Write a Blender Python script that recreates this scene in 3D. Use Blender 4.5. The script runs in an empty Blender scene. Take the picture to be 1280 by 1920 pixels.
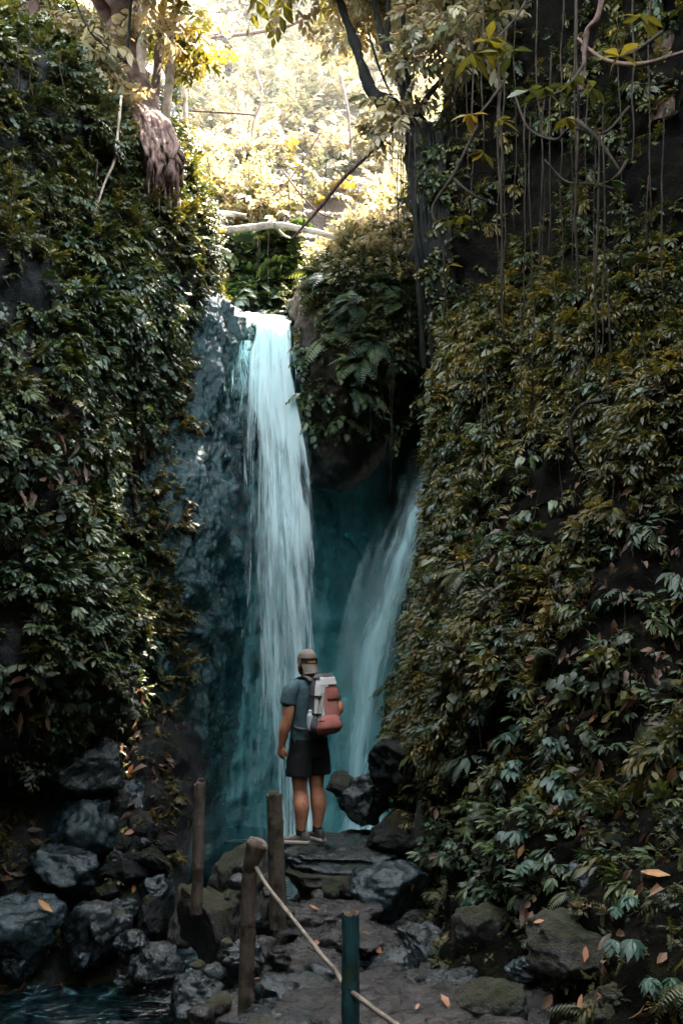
import bpy, bmesh, math, random
import numpy as np
from mathutils import Vector, Matrix, Quaternion
from mathutils.bvhtree import BVHTree

RNG = np.random.default_rng(11)
random.seed(11)
S = bpy.context.scene
COL = S.collection
F = 1867.0          # focal length in photo pixels (35 mm on a 36 mm tall frame)
CZ = 2.25           # camera height
HY = 1120.0         # horizon row in the photo

def P(px, py, Y):
    return Vector(((px - 640.0) / F * Y, Y, CZ + (HY - py) / F * Y))

def pix(v):
    return 640 + v[0] / v[1] * F, HY - (v[2] - CZ) / v[1] * F

# ------------------------------------------------------------------ numpy noise
def _h(ix, iy, iz, s):
    h = (ix.astype(np.int64) * 73856093) ^ (iy.astype(np.int64) * 19349663) ^ (iz.astype(np.int64) * 83492791) ^ (s * 2654435761 & 0xffffffff)
    h &= 0xffffffff
    h = (h ^ (h >> 15)) * 2246822519 & 0xffffffff
    h = (h ^ (h >> 13)) * 3266489917 & 0xffffffff
    h = h ^ (h >> 16)
    return (h & 0xffffff) / float(0xffffff)

def vnoise(p, s=0):
    i = np.floor(p).astype(np.int64); f = p - i
    f = f * f * (3 - 2 * f)
    out = 0
    for dx in (0, 1):
        wx = f[:, 0] if dx else 1 - f[:, 0]
        for dy in (0, 1):
            wy = f[:, 1] if dy else 1 - f[:, 1]
            for dz in (0, 1):
                wz = f[:, 2] if dz else 1 - f[:, 2]
                out = out + wx * wy * wz * _h(i[:, 0] + dx, i[:, 1] + dy, i[:, 2] + dz, s)
    return out * 2 - 1

def fbm(p, s=0, o=4, g=.5, l=2.03):
    a, t = 1.0, 0
    for k in range(o):
        t = t + a * vnoise(p, s + k * 7); a *= g; p = p * l + 3.7
    return t

def ridged(p, s=0, o=4):
    a, t = 1.0, 0
    for k in range(o):
        t = t + a * (1 - np.abs(vnoise(p, s + k * 7)) * 2); a *= .5; p = p * 2.07 + 1.3
    return t * .5

def worley(p, s=0):
    i = np.floor(p).astype(np.int64); d = np.full(len(p), 9.0)
    for dx in (-1, 0, 1):
        for dy in (-1, 0, 1):
            for dz in (-1, 0, 1):
                c = i + np.array([dx, dy, dz])
                q = np.stack([_h(c[:, 0], c[:, 1], c[:, 2], s + k) for k in (1, 2, 3)], 1) + c
                d = np.minimum(d, ((q - p) ** 2).sum(1))
    return np.sqrt(d)

# ------------------------------------------------------------------ materials
class NT:
    def __init__(s, name):
        s.m = bpy.data.materials.new(name); s.m.use_nodes = True
        s.t = s.m.node_tree; s.t.nodes.clear()
        s.out = s.n('ShaderNodeOutputMaterial')
    def n(s, t, **k):
        o = s.t.nodes.new(t)
        for a, v in k.items(): setattr(o, a, v)
        return o
    def l(s, a, b): s.t.links.new(a, b)
    def val(s, sock, v):
        if isinstance(v, bpy.types.NodeSocket): s.l(v, sock)
        elif v is not None: sock.default_value = v
    def math(s, op, a, b=None, c=None, clamp=False):
        o = s.n('ShaderNodeMath', operation=op, use_clamp=clamp)
        s.val(o.inputs[0], a); s.val(o.inputs[1], b); s.val(o.inputs[2], c)
        return o.outputs[0]
    def noise(s, vec, scale, detail=4, rough=.55, dist=0):
        o = s.n('ShaderNodeTexNoise'); s.val(o.inputs['Vector'], vec)
        o.inputs['Scale'].default_value = scale; o.inputs['Detail'].default_value = detail
        o.inputs['Roughness'].default_value = rough; o.inputs['Distortion'].default_value = dist
        return o.outputs['Fac']
    def ramp(s, fac, stops, interp='LINEAR'):
        o = s.n('ShaderNodeValToRGB'); o.color_ramp.interpolation = interp
        e = o.color_ramp.elements
        while len(e) < len(stops): e.new(.5)
        for x, (p, c) in zip(e, stops):
            x.position = p; x.color = (*c, 1) if len(c) == 3 else c
        s.l(fac, o.inputs[0]); return o.outputs[0]
    def smooth(s, v, a, b):
        o = s.n('ShaderNodeMapRange', interpolation_type='SMOOTHSTEP')
        s.val(o.inputs[0], v); o.inputs[1].default_value = a; o.inputs[2].default_value = b
        return o.outputs[0]
    def mix(s, f, a, b):
        o = s.n('ShaderNodeMix', data_type='RGBA')
        s.val(o.inputs['Factor'], f)
        for k, v in ((6, a), (7, b)):
            if isinstance(v, tuple): v = (*v, 1) if len(v) == 3 else v
            s.val(o.inputs[k], v)
        return o.outputs[2]
    def scale(s, vec, xyz):
        o = s.n('ShaderNodeVectorMath', operation='MULTIPLY'); s.l(vec, o.inputs[0]); o.inputs[1].default_value = xyz
        return o.outputs[0]
    def bump(s, h, strength, dist, nrm=None):
        o = s.n('ShaderNodeBump'); s.l(h, o.inputs['Height'])
        o.inputs['Strength'].default_value = strength; o.inputs['Distance'].default_value = dist
        if nrm: s.l(nrm, o.inputs['Normal'])
        return o.outputs[0]
    def bsdf(s, color, rough, nrm=None, spec=.5, **k):
        o = s.n('ShaderNodeBsdfPrincipled')
        if isinstance(color, tuple): color = (*color, 1)
        s.val(o.inputs['Base Color'], color); s.val(o.inputs['Roughness'], rough)
        o.inputs['Specular IOR Level'].default_value = spec
        if nrm: s.l(nrm, o.inputs['Normal'])
        for a, v in k.items(): s.val(o.inputs[a.replace('_', ' ')], v)
        return o.outputs[0]
    def done(s, sh):
        s.l(sh, s.out.inputs[0]); return s.m

def coords(t):
    """object coordinates, shifted per object so that copies differ"""
    c = t.n('ShaderNodeTexCoord'); oi = t.n('ShaderNodeObjectInfo')
    a = t.n('ShaderNodeVectorMath', operation='ADD'); t.l(c.outputs['Object'], a.inputs[0])
    m = t.math('MULTIPLY', oi.outputs['Random'], 37.0); t.l(m, a.inputs[1])
    return a.outputs[0]

def rock_mat(name, c1, c2, c3, rough=(.25, .6), moss=0.0, mosscol=(.026, .029, .010), bump=.6, scale=1.0, stain=None, spec=.5):
    t = NT(name); v = coords(t)
    n1 = t.noise(v, 1.7 * scale, 5, .6, .4); n2 = t.noise(v, 9 * scale, 6, .65); n3 = t.noise(v, 42 * scale, 4, .7)
    mixn = t.math('ADD', t.math('MULTIPLY', n1, .6), t.math('MULTIPLY', n2, .4))
    col = t.ramp(mixn, [(.32, c1), (.5, c2), (.68, c3)])
    if stain:
        col = t.mix(t.smooth(t.noise(v, 2.6 * scale, 5, .6, 1), .5, .68), col, stain)
    g = t.n('ShaderNodeNewGeometry')
    r = t.n('ShaderNodeMapRange'); t.l(n2, r.inputs[0]); r.inputs[1].default_value = .3; r.inputs[2].default_value = .7
    r.inputs[3].default_value = rough[0]; r.inputs[4].default_value = rough[1]
    ro = r.outputs[0]
    h = t.math('ADD', t.math('MULTIPLY', n2, 1.0), t.math('MULTIPLY', n3, .35))
    if moss > 0:
        sx = t.n('ShaderNodeSeparateXYZ'); t.l(g.outputs['Normal'], sx.inputs[0])
        mk = t.math('ADD', t.math('MULTIPLY', sx.outputs[2], .45), t.math('ADD', t.noise(v, 3.1 * scale, 6, .7), t.math('MULTIPLY', n3, .25)))
        mk = t.smooth(mk, 1.12 - moss * .5, 1.3 - moss * .5)
        mc = t.mix(n3, tuple(.5 * x for x in mosscol), tuple(1.35 * x for x in mosscol))
        mc = t.mix(t.smooth(n1, .4, .7), mc, (mosscol[0] * 1.3, mosscol[1] * .8, mosscol[2] * .8))
        col = t.mix(mk, col, mc)
        rr = t.n('ShaderNodeMix'); t.l(mk, rr.inputs[0]); t.l(ro, rr.inputs[2]); rr.inputs[3].default_value = .95
        ro = rr.outputs[0]
        h = t.math('ADD', h, t.math('MULTIPLY', mk, t.math('MULTIPLY', t.noise(v, 70 * scale, 3, .7), .8)))
    nb = t.bump(h, bump, .05 / scale)
    return t.done(t.bsdf(col, ro, nb, spec))

def leaf_mat(name, stops, rough=.38, trans=.3, tcol=None, spec=.5, stem=(.06, .04, .025)):
    t = NT(name)
    a = t.n('ShaderNodeAttribute', attribute_name='leaf')
    sx = t.n('ShaderNodeSeparateXYZ'); t.l(a.outputs['Vector'], sx.inputs[0])
    oi = t.n('ShaderNodeObjectInfo')
    X, Yv, Z = sx.outputs
    v = t.math('FRACT', t.math('ADD', Z, oi.outputs['Random']))
    col = t.ramp(v, stops)
    ax = t.math('ABSOLUTE', X)
    rib = t.math('SUBTRACT', 1.0, t.smooth(ax, .03, .16))
    vein = t.math('SINE', t.math('SUBTRACT', t.math('MULTIPLY', Yv, 44.0), t.math('MULTIPLY', ax, 11.0)))
    vein = t.math('MULTIPLY', t.smooth(vein, .7, 1.0), .3)
    hi = t.math('MAXIMUM', t.math('MULTIPLY', rib, .55), vein)
    light = t.n('ShaderNodeMix', data_type='RGBA', blend_type='ADD')
    t.l(hi, light.inputs['Factor']); t.l(col, light.inputs[6]); light.inputs[7].default_value = (.05, .055, .03, 1)
    c2 = light.outputs[2]
    isstem = t.math('LESS_THAN', Z, -.5)
    c2 = t.mix(isstem, c2, stem)
    c = t.n('ShaderNodeTexCoord')
    b = t.bump(t.math('ADD', t.math('MULTIPLY', hi, -1.0), t.math('MULTIPLY', t.noise(c.outputs['Object'], 30, 2), 1.5)), .35, .01)
    p = t.bsdf(c2, rough, b, spec)
    if trans <= 0: return t.done(p)
    tr = t.n('ShaderNodeBsdfTranslucent')
    tc = t.n('ShaderNodeMix', data_type='RGBA', blend_type='MULTIPLY'); tc.inputs['Factor'].default_value = 1
    t.l(c2, tc.inputs[6]); tc.inputs[7].default_value = (*(tcol or (2.6, 2.3, .9)), 1)
    t.l(tc.outputs[2], tr.inputs[0])
    ms = t.n('ShaderNodeMixShader'); ms.inputs[0].default_value = trans
    t.l(p, ms.inputs[1]); t.l(tr.outputs[0], ms.inputs[2])
    return t.done(ms.outputs[0])

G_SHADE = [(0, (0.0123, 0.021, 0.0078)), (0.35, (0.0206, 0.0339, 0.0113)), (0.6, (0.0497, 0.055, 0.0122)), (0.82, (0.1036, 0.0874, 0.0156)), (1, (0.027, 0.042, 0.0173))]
G_TEAL = [(0, (0.0153, 0.0345, 0.019)), (0.4, (0.0289, 0.0552, 0.0281)), (0.75, (0.0808, 0.1035, 0.0315)), (1, (0.025, 0.0517, 0.0292))]
G_OLIVE = [(0, (0.0221, 0.0267, 0.0076)), (0.35, (0.0441, 0.0446, 0.0094)), (0.7, (0.1004, 0.0802, 0.0142)), (0.9, (0.1607, 0.1034, 0.0209)), (1, (0.0362, 0.041, 0.0124))]
G_GOLD = [(0, (.07, .078, .042)), (.3, (.16, .142, .082)), (.6, (.25, .21, .125)), (.85, (.34, .27, .19)), (1, (.09, .10, .065))]  # golden leaf tones, brightened to carry the overexposed sunlight
G_DRY = [(0, (0.072, 0.0297, 0.015)), (0.3, (0.1152, 0.0495, 0.024)), (0.6, (0.0504, 0.0264, 0.021)), (0.8, (0.1584, 0.0726, 0.036)), (1, (0.036, 0.0211, 0.018))]
G_ORANGE = [(0, (.36, .14, .035)), (.4, (.40, .19, .06)), (.7, (.28, .085, .035)), (1, (.36, .18, .11))]

M = {}
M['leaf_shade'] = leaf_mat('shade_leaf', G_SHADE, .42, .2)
M['leaf_teal'] = leaf_mat('cool_leaf', G_TEAL, .38, .18)
M['leaf_olive'] = leaf_mat('olive_leaf', G_OLIVE, .40, .25)
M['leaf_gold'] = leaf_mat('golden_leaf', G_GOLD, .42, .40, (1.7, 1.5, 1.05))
M['leaf_green'] = leaf_mat('seedling_leaf', [(0, (.012, .045, .028)), (.5, (.02, .062, .036)), (1, (.012, .04, .028))], .45, .15)
M['leaf_dry'] = leaf_mat('dry_leaf', G_DRY, .55, .12, (1.3, 1, .8))
M['leaf_orange'] = leaf_mat('orange_leaf', G_ORANGE, .45, .1, (1.2, 1, .6))
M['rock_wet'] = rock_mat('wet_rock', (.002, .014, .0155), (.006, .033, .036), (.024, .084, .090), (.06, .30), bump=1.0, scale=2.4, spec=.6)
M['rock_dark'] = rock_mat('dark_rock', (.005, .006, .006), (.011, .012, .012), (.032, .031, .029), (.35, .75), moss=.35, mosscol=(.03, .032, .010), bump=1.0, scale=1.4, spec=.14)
M['rock_cave'] = rock_mat('cave_rock', (.001, .009, .010), (.0025, .020, .021), (.008, .046, .049), (.3, .65), bump=1.0, scale=1.3, spec=.12)  # teal of the misty hollow is put into the rock colour
M['rock_grey'] = rock_mat('grey_wet_stone', (.0035, .005, .0056), (.009, .0125, .0136), (.030, .038, .041), (.08, .42), moss=.15, bump=.6, scale=1.5)
M['rock_blue'] = rock_mat('bluish_wet_stone', (.0045, .009, .011), (.011, .021, .025), (.038, .060, .065), (.06, .36), moss=.05, bump=.6, scale=1.4)
M['rock_moss'] = rock_mat('mossy_stone', (.012, .012, .011), (.030, .028, .024), (.075, .066, .055), (.3, .65), moss=.75, bump=.8, scale=1.5)
M['rock_path'] = rock_mat('path_stone', (.008, .007, .0065), (.024, .020, .018), (.066, .053, .049), (.05, .38), moss=.05, bump=1.0, scale=2.4)
M['earth'] = rock_mat('earth', (.022, .013, .008), (.05, .031, .020), (.095, .060, .042), (.8, .95), moss=.25, bump=.8)
M['pale_rock'] = rock_mat('pale_rock', (.26, .18, .11), (.42, .31, .2), (.55, .43, .30), (.7, .9), bump=.4)
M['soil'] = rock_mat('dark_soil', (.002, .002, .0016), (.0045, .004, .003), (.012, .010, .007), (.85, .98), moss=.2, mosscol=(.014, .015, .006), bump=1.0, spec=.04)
M['mossbank'] = rock_mat('mossy_bank', (.010, .008, .006), (.028, .021, .014), (.085, .057, .034), (.75, .95), moss=.55, mosscol=(.09, .075, .02), bump=1.0, scale=1.4)

def bark_mat(name, c1, c2, scale=1.0, moss=0, rough=.8):
    t = NT(name); v = coords(t)
    vs = t.scale(v, (1, 1, .22))
    n1 = t.noise(vs, 22 * scale, 5, .65); n2 = t.noise(v, 5 * scale, 5, .6)
    col = t.mix(n1, c1, c2)
    col = t.mix(t.smooth(n2, .45, .7), col, tuple(.55 * x for x in c1))
    if moss: col = t.mix(t.smooth(t.noise(v, 7, 4), .62 - moss * .2, .72), col, (.04, .045, .014))
    return t.done(t.bsdf(col, rough, t.bump(t.math('ADD', n1, n2), .9, .03 / scale), .15))
M['bark_dark'] = bark_mat('dark_bark', (.004, .005, .005), (.014, .012, .010), moss=.2)
M['bark_brown'] = bark_mat('brown_bark', (.05, .028, .022), (.17, .105, .085))
M['bark_pale'] = bark_mat('pale_bark', (.30, .22, .16), (.55, .45, .36))
M['bark_root'] = bark_mat('root_bark', (.06, .034, .028), (.36, .225, .19))
M['vine'] = bark_mat('vine_bark', (.012, .009, .006), (.055, .037, .026))
M['log'] = bark_mat('bare_log', (.36, .29, .24), (.66, .58, .5))
M['bamboo'] = bark_mat('weathered_bamboo', (.06, .043, .033), (.20, .148, .118), 1.6, moss=.25, rough=.6)
M['bamboo_moss'] = bark_mat('old_bamboo', (.04, .030, .023), (.17, .13, .10), 2.0, moss=.6, rough=.75)
M['bamboo_green'] = bark_mat('green_bamboo', (.014, .048, .055), (.035, .095, .104), 1.2, moss=.15, rough=.32)
M['bamboo_cut'] = bark_mat('cut_bamboo', (.09, .055, .04), (.22, .14, .105), 2, rough=.7)
t = NT('wire'); M['wire'] = t.done(t.bsdf((.12, .11, .10), .5, None, .5, Metallic=.7))
M['rail'] = bark_mat('pale_cane', (.12, .098, .075), (.27, .225, .18), 2.5, moss=.1, rough=.5)

# ------------------------------------------------------------------ mesh helpers
def np_mesh(name, V, Fc, mat, leaf=None, smooth=True):
    """one mesh object from an array of vertices and an array of triangles or quads"""
    me = bpy.data.meshes.new(name)
    V = np.asarray(V, np.float32); Fc = np.asarray(Fc, np.int32); k = Fc.shape[1]
    me.vertices.add(len(V)); me.vertices.foreach_set('co', V.ravel())
    me.loops.add(Fc.size); me.loops.foreach_set('vertex_index', Fc.ravel())
    me.polygons.add(len(Fc)); me.polygons.foreach_set('loop_start', np.arange(0, Fc.size, k, dtype=np.int32))
    me.polygons.foreach_set('use_smooth', np.full(len(Fc), smooth))
    me.update(calc_edges=True)
    if leaf is not None:
        at = me.attributes.new('leaf', 'FLOAT_VECTOR', 'POINT'); at.data.foreach_set('vector', np.asarray(leaf, np.float32).ravel())
    if mat: me.materials.append(mat)
    return me

def link(me, name, parent=None):
    o = bpy.data.objects.new(name, me); COL.objects.link(o)
    if parent: o.parent = parent
    return o

def tag(o, label=None, cat=None, group=None, kind=None):
    for k, v in (('label', label), ('category', cat), ('group', group), ('kind', kind)):
        if v: o[k] = v
    return o

def thing(name, loc=(0, 0, 0), rz=0):
    o = bpy.data.objects.new(name, None); COL.objects.link(o); o.location = loc; o.rotation_euler = (0, 0, rz)
    o.empty_display_size = .1
    return o

def catmull(pts, n):
    """resample control values along axis 0 to n samples"""
    p = np.asarray(pts, float); m = len(p)
    p = np.concatenate([[2 * p[0] - p[1]], p, [2 * p[-1] - p[-2]]])
    t = np.linspace(0, m - 1 - 1e-9, n); i = t.astype(int); f = (t - i).reshape((-1,) + (1,) * (p.ndim - 1))
    a, b, c, d = p[i], p[i + 1], p[i + 2], p[i + 3]
    return .5 * (2 * b + (c - a) * f + (2 * a - 5 * b + 4 * c - d) * f ** 2 + (3 * b - a - 3 * c + d) * f ** 3)

def gridnormals(G):
    du = np.gradient(G, axis=1); dv = np.gradient(G, axis=0)
    n = np.cross(du, dv); n /= np.linalg.norm(n, axis=2, keepdims=True) + 1e-9
    return n

SURF_V, SURF_T = [], []
def solid(V, T):
    off = sum(len(x) for x in SURF_V); SURF_V.append(np.asarray(V)); SURF_T.append(np.asarray(T) + off)

def quads(nv, nu, closed=False):
    i = np.arange(nv - 1)[:, None]; j = np.arange(nu - (0 if closed else 1))[None]
    j2 = (j + 1) % nu
    return np.stack([i * nu + j, i * nu + j2, (i + 1) * nu + j2, (i + 1) * nu + j], -1).reshape(-1, 4)

class Sheet: pass
def sheet(name, rows, nu, nv, mat, disp, toward=(0, 0, 2), label='', cat='', world=False):
    C = np.array([[(P(*c) if not world else c) for c in r] for r in rows], float)
    G = catmull(C, nv); G = catmull(G.transpose(1, 0, 2), nu).transpose(1, 0, 2)
    N = gridnormals(G)
    tw = np.array(toward) - G
    if (np.sign((N * tw).sum(2)).mean()) < 0: N = -N
    flat = G.reshape(-1, 3); d = disp(flat)
    G = (flat + N.reshape(-1, 3) * d[:, None]).reshape(G.shape)
    N2 = gridnormals(G)
    flip = (N2 * N).sum(2).mean() < 0
    if flip: N2 = -N2
    q = quads(nv, nu)
    if flip: q = q[:, ::-1]
    me = np_mesh(name, G.reshape(-1, 3), q, mat)
    o = link(me, name); tag(o, label, cat, kind='structure')
    solid(G.reshape(-1, 3), np.concatenate([q[:, :3], q[:, [0, 2, 3]]]))
    s = Sheet(); s.G = G; s.N = N2; s.Nb = N; s.o = o
    a = np.linalg.norm(np.cross(np.gradient(G, axis=1), np.gradient(G, axis=0)), axis=2)
    s.area = a; return s

def samples(s, n, w=None):
    """n area-weighted random points: positions, normals (smooth ones), pixel positions"""
    nv, nu, _ = s.G.shape
    a = s.area.ravel().copy(); pts = s.G.reshape(-1, 3)
    if w is not None:
        pxy = np.stack([640 + pts[:, 0] / pts[:, 1] * F, HY - (pts[:, 2] - CZ) / pts[:, 1] * F], 1)
        a *= np.maximum(w(pxy[:, 0], pxy[:, 1], pts), 0)
    a /= a.sum()
    k = RNG.choice(len(a), n, p=a)
    p = pts[k]; nn = (s.N + s.Nb).reshape(-1, 3)[k]; nn /= np.linalg.norm(nn, axis=1, keepdims=True)
    return p + RNG.normal(0, .03, p.shape), nn

# ------------------------------------------------------------------ leaves and sprigs (arrays of triangles)
LF = np.array([[0, 1, 2], [0, 2, 3], [1, 4, 5], [1, 5, 2], [2, 5, 6], [2, 6, 3], [4, 7, 5], [5, 7, 6]])
def leaf(L, W, fold=.25, droop=.25, wmax=.4, seed=0):
    xs = [0, wmax * L, .75 * L, L]; ws = [0, W / 2, W * .36, 0]
    dz = lambda x: -droop * x * x / L
    v = [(0, 0, 0)]
    a = [(0, 0, 0)]
    for x, w in zip(xs[1:3], ws[1:3]):
        v += [(x, w, dz(x) + fold * w), (x, 0, dz(x)), (x, -w, dz(x) + fold * w)]
        a += [(1, x / L, 0), (0, x / L, 0), (-1, x / L, 0)]
    v.append((L, 0, dz(L))); a.append((0, 1, 0))
    # order: base, l1 m1 r1, l2 m2 r2, tip
    return np.array(v), LF.copy(), np.array(a, float)

def leaf_lo(L, W, fold=.25, droop=.25, wmax=.45, seed=0):
    z = -droop * L
    return (np.array([(0, 0, 0), (wmax * L, W / 2, z * .2 + fold * W), (wmax * L, 0, z * .2), (wmax * L, -W / 2, z * .2 + fold * W), (L, 0, z)]),
            np.array([[0, 2, 1], [0, 3, 2], [1, 2, 4], [2, 3, 4]]), np.array([(0, 0, 0), (1, .45, 0), (0, .45, 0), (-1, .45, 0), (0, 1, 0)], float))

def rot(yaw=0, pitch=0, roll=0):
    return np.array(Matrix.Rotation(yaw, 3, 'Z') @ Matrix.Rotation(-pitch, 3, 'Y') @ Matrix.Rotation(roll, 3, 'X'))

class Acc:
    lo = False
    def __init__(s): s.V, s.T, s.A, s.n = [], [], [], 0
    def add(s, V, T, A):
        s.V.append(V); s.T.append(np.asarray(T) + s.n); s.A.append(A); s.n += len(V)
    def leaf(s, pos, R, L, W, rnd, **k):
        V, T, A = leaf(L, W, **k) if not s.lo else leaf_lo(L, W, **k); A[:, 2] = rnd
        s.add(V @ R.T + np.asarray(pos), T, A)
    def stem(s, pts, r0, r1, seg=3):
        V, Q = tube(pts, np.linspace(r0, r1, len(pts)), seg)
        s.add(V, np.concatenate([Q[:, :3], Q[:, [0, 2, 3]]]), np.tile([0, 0, -1.0], (len(V), 1)))
    def get(s): return np.concatenate(s.V), np.concatenate(s.T), np.concatenate(s.A)

def tube(pts, rad, seg=8, sub=None, wob=0, seed=0, cap=False):
    pts = np.asarray([tuple(p) for p in pts], float); rad = np.asarray(rad, float)
    if sub:
        pts = catmull(pts, sub); rad = np.interp(np.linspace(0, 1, sub), np.linspace(0, 1, len(rad)), rad)
    d = np.gradient(pts, axis=0); d /= np.linalg.norm(d, axis=1, keepdims=True) + 1e-9
    up = np.array([.13, .97, .2]) if abs(d[0][1]) < .8 else np.array([.9, .1, .3])
    ring = []
    th = np.linspace(0, 2 * np.pi, seg, endpoint=False)
    a = np.cross(up, d[0])
    for p, t, r in zip(pts, d, rad):
        a = a - t * (a @ t); a /= np.linalg.norm(a) + 1e-9; b = np.cross(t, a)
        ring.append(p + r * (np.cos(th)[:, None] * a + np.sin(th)[:, None] * b))
    V = np.array(ring)
    if wob:
        f = V.reshape(-1, 3); k = fbm(f * 6, seed, 3) * wob
        V = pts[:, None] + (V - pts[:, None]) * (1 + k.reshape(len(pts), seg, 1))
    return V.reshape(-1, 3), quads(len(pts), seg, True)

def sprig_palm(a, base, R, size, k=6, rnd=0, spread=2.0, width=.34):
    """leaflets spread like fingers from the end of a stalk"""
    e = base + R @ np.array([.42 * size, 0, .04 * size])
    a.stem([base, base + R @ np.array([.22 * size, 0, .07 * size]), e], .012 * size, .008 * size)
    for i in range(k):
        y = (i / (k - 1) - .5) * spread + RNG.normal(0, .06)
        L = size * (.62 - .2 * abs(y) / 1.2) * RNG.uniform(.85, 1.1)
        a.leaf(e, R @ rot(y, RNG.normal(-.22, .12), RNG.normal(0, .2)), L, L * width, rnd + RNG.uniform(-.05, .05), fold=.22, droop=RNG.uniform(.15, .5))

def sprig_pinn(a, base, R, size, k=9, rnd=0, width=.3, droop=.55, ll=.42, ang=.85):
    """leaves alternating along an arching stem"""
    f = lambda t: base + R @ np.array([size * t, 0, size * (.18 * t - droop * t * t)])
    a.stem([f(t) for t in np.linspace(0, 1, 5)], .012 * size, .005 * size)
    for i in range(k):
        t = .15 + .85 * i / (k - 1); s = 1 if i % 2 else -1
        if i == k - 1: s = 0
        L = size * ll * (.65 + .7 * math.sin(math.pi * min(t, .95))) * RNG.uniform(.85, 1.12)
        sl = math.atan2(.18 - 2 * droop * t, 1)
        a.leaf(f(t), R @ rot(s * ang + RNG.normal(0, .12), sl * .8 + RNG.normal(-.1, .15), RNG.normal(0, .25)), L, L * width, rnd + RNG.uniform(-.06, .06), fold=.25, droop=RNG.uniform(.15, .5))

def frond(a, base, R, size, rnd=0, k=15, droop=.6):
    f = lambda t: base + R @ np.array([size * t, 0, size * (.45 * t - (droop + .2) * t * t)])
    a.stem([f(t) for t in np.linspace(0, 1, 6)], .012 * size, .003 * size)
    for i in range(k):
        t = .14 + .86 * i / (k - 1)
        w = size * .26 * math.sin(math.pi * (t * .82 + .16)) ** .8
        sl = math.atan2(.45 - 2 * (droop + .2) * t, 1)
        for s in (-1, 1):
            V, T, A = leaf(w, w * .26, fold=.1, droop=.25, wmax=.25); A[:, 2] = rnd + RNG.uniform(-.04, .04)
            a.add(V @ (R @ rot(s * 1.25, sl * .3 - .1, s * .1 - sl * .5 * s)).T + f(t), T, A)

def tmpl(fn, n):
    out = []
    for _ in range(n):
        a = Acc(); fn(a); out.append(a.get())
    return out

Z0 = np.zeros(3)
def t_palm(a):      # plant of several drooping finger-leaved stalks
    for i in range(RNG.integers(4, 7)):
        sprig_palm(a, Z0 + RNG.normal(0, .08, 3), rot(RNG.normal(0, .8), RNG.normal(.05, .4), RNG.normal(0, .2)), RNG.uniform(.6, 1.0), RNG.integers(5, 8), RNG.uniform(0, .35))
def t_pinn(a):      # plant of arching stems with alternating leaves
    for i in range(RNG.integers(4, 7)):
        sprig_pinn(a, Z0 + RNG.normal(0, .08, 3), rot(RNG.normal(0, .75), RNG.normal(.1, .4), RNG.normal(0, .25)), RNG.uniform(.6, 1.1), RNG.integers(7, 11), RNG.uniform(0, .35), ll=.40)
def t_small(a):     # bushy small-leaved sprigs
    for i in range(RNG.integers(6, 9)):
        sprig_pinn(a, Z0 + RNG.normal(0, .12, 3), rot(RNG.normal(0, 1.0), RNG.normal(.2, .5), RNG.normal(0, .4)), RNG.uniform(.6, 1.0), RNG.integers(9, 13), RNG.uniform(0, .5), width=.5, ll=.26, droop=.35)
def t_ivy(a):       # creeper with broad leaves on a trailing stem
    for i in range(4):
        y = RNG.normal(0, .9); R = rot(y, RNG.normal(-.3, .4))
        sprig_pinn(a, Z0 + RNG.normal(0, .1, 3), R, RNG.uniform(.7, 1.1), 8, RNG.uniform(0, .5), width=.75, ll=.30, droop=.8)
def t_fern(a):
    for i in range(RNG.integers(5, 8)):
        frond(a, Z0, rot(RNG.normal(0, .8), RNG.normal(.0, .3), RNG.normal(0, .2)), RNG.uniform(.7, 1.0), RNG.uniform(0, .4))
def t_litter(a):    # a few dry curled leaves
    for i in range(5):
        a.leaf(RNG.normal(0, .35, 3) * (1, 1, .5), rot(RNG.uniform(0, 6.3), RNG.normal(-.5, .5), RNG.normal(0, .7)), RNG.uniform(.4, .8), RNG.uniform(.16, .3), RNG.uniform(0, 1), fold=RNG.uniform(.1, .9), droop=RNG.uniform(-.2, .8))
def t_big(a):       # a rosette of broad leaves on long stalks
    n = RNG.integers(6, 9)
    for i in range(n):
        y = RNG.normal(0, .9); R = rot(y, RNG.normal(.1, .3))
        e = R @ np.array([.35, 0, .18]); a.stem([Z0, R @ np.array([.18, 0, .13]), e], .012, .008)
        a.leaf(e, R @ rot(0, RNG.normal(-.45, .2), RNG.normal(0, .3)), RNG.uniform(.5, .75), RNG.uniform(.2, .28), RNG.uniform(0, .5), fold=.2, droop=.45)

Acc.lo = True; T_FAR = tmpl(t_small, 6); Acc.lo = False
T_PALM, T_PINN, T_SMALL, T_IVY, T_FERN, T_LIT, T_BIG = [tmpl(f, n) for f, n in ((t_palm, 6), (t_pinn, 6), (t_small, 5), (t_ivy, 5), (t_fern, 4), (t_litter, 5), (t_big, 4))]

def frames(p, n, tilt=0.1, jit=.45, up_bias=.0):
    """local frames for plants growing out of a surface: x outward, z up"""
    m = len(p)
    x = n.copy(); x[:, 2] = x[:, 2] * .35 + up_bias; x += RNG.normal(0, jit, (m, 3)) * (1, 1, .5)
    x /= np.linalg.norm(x, axis=1, keepdims=True)
    z = np.tile([0, 0, 1.0], (m, 1)) + RNG.normal(0, tilt, (m, 3)) + n * .25
    y = np.cross(z, x); y /= np.linalg.norm(y, axis=1, keepdims=True)
    z = np.cross(x, y)
    return np.stack([x, y, z], 2)

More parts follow.
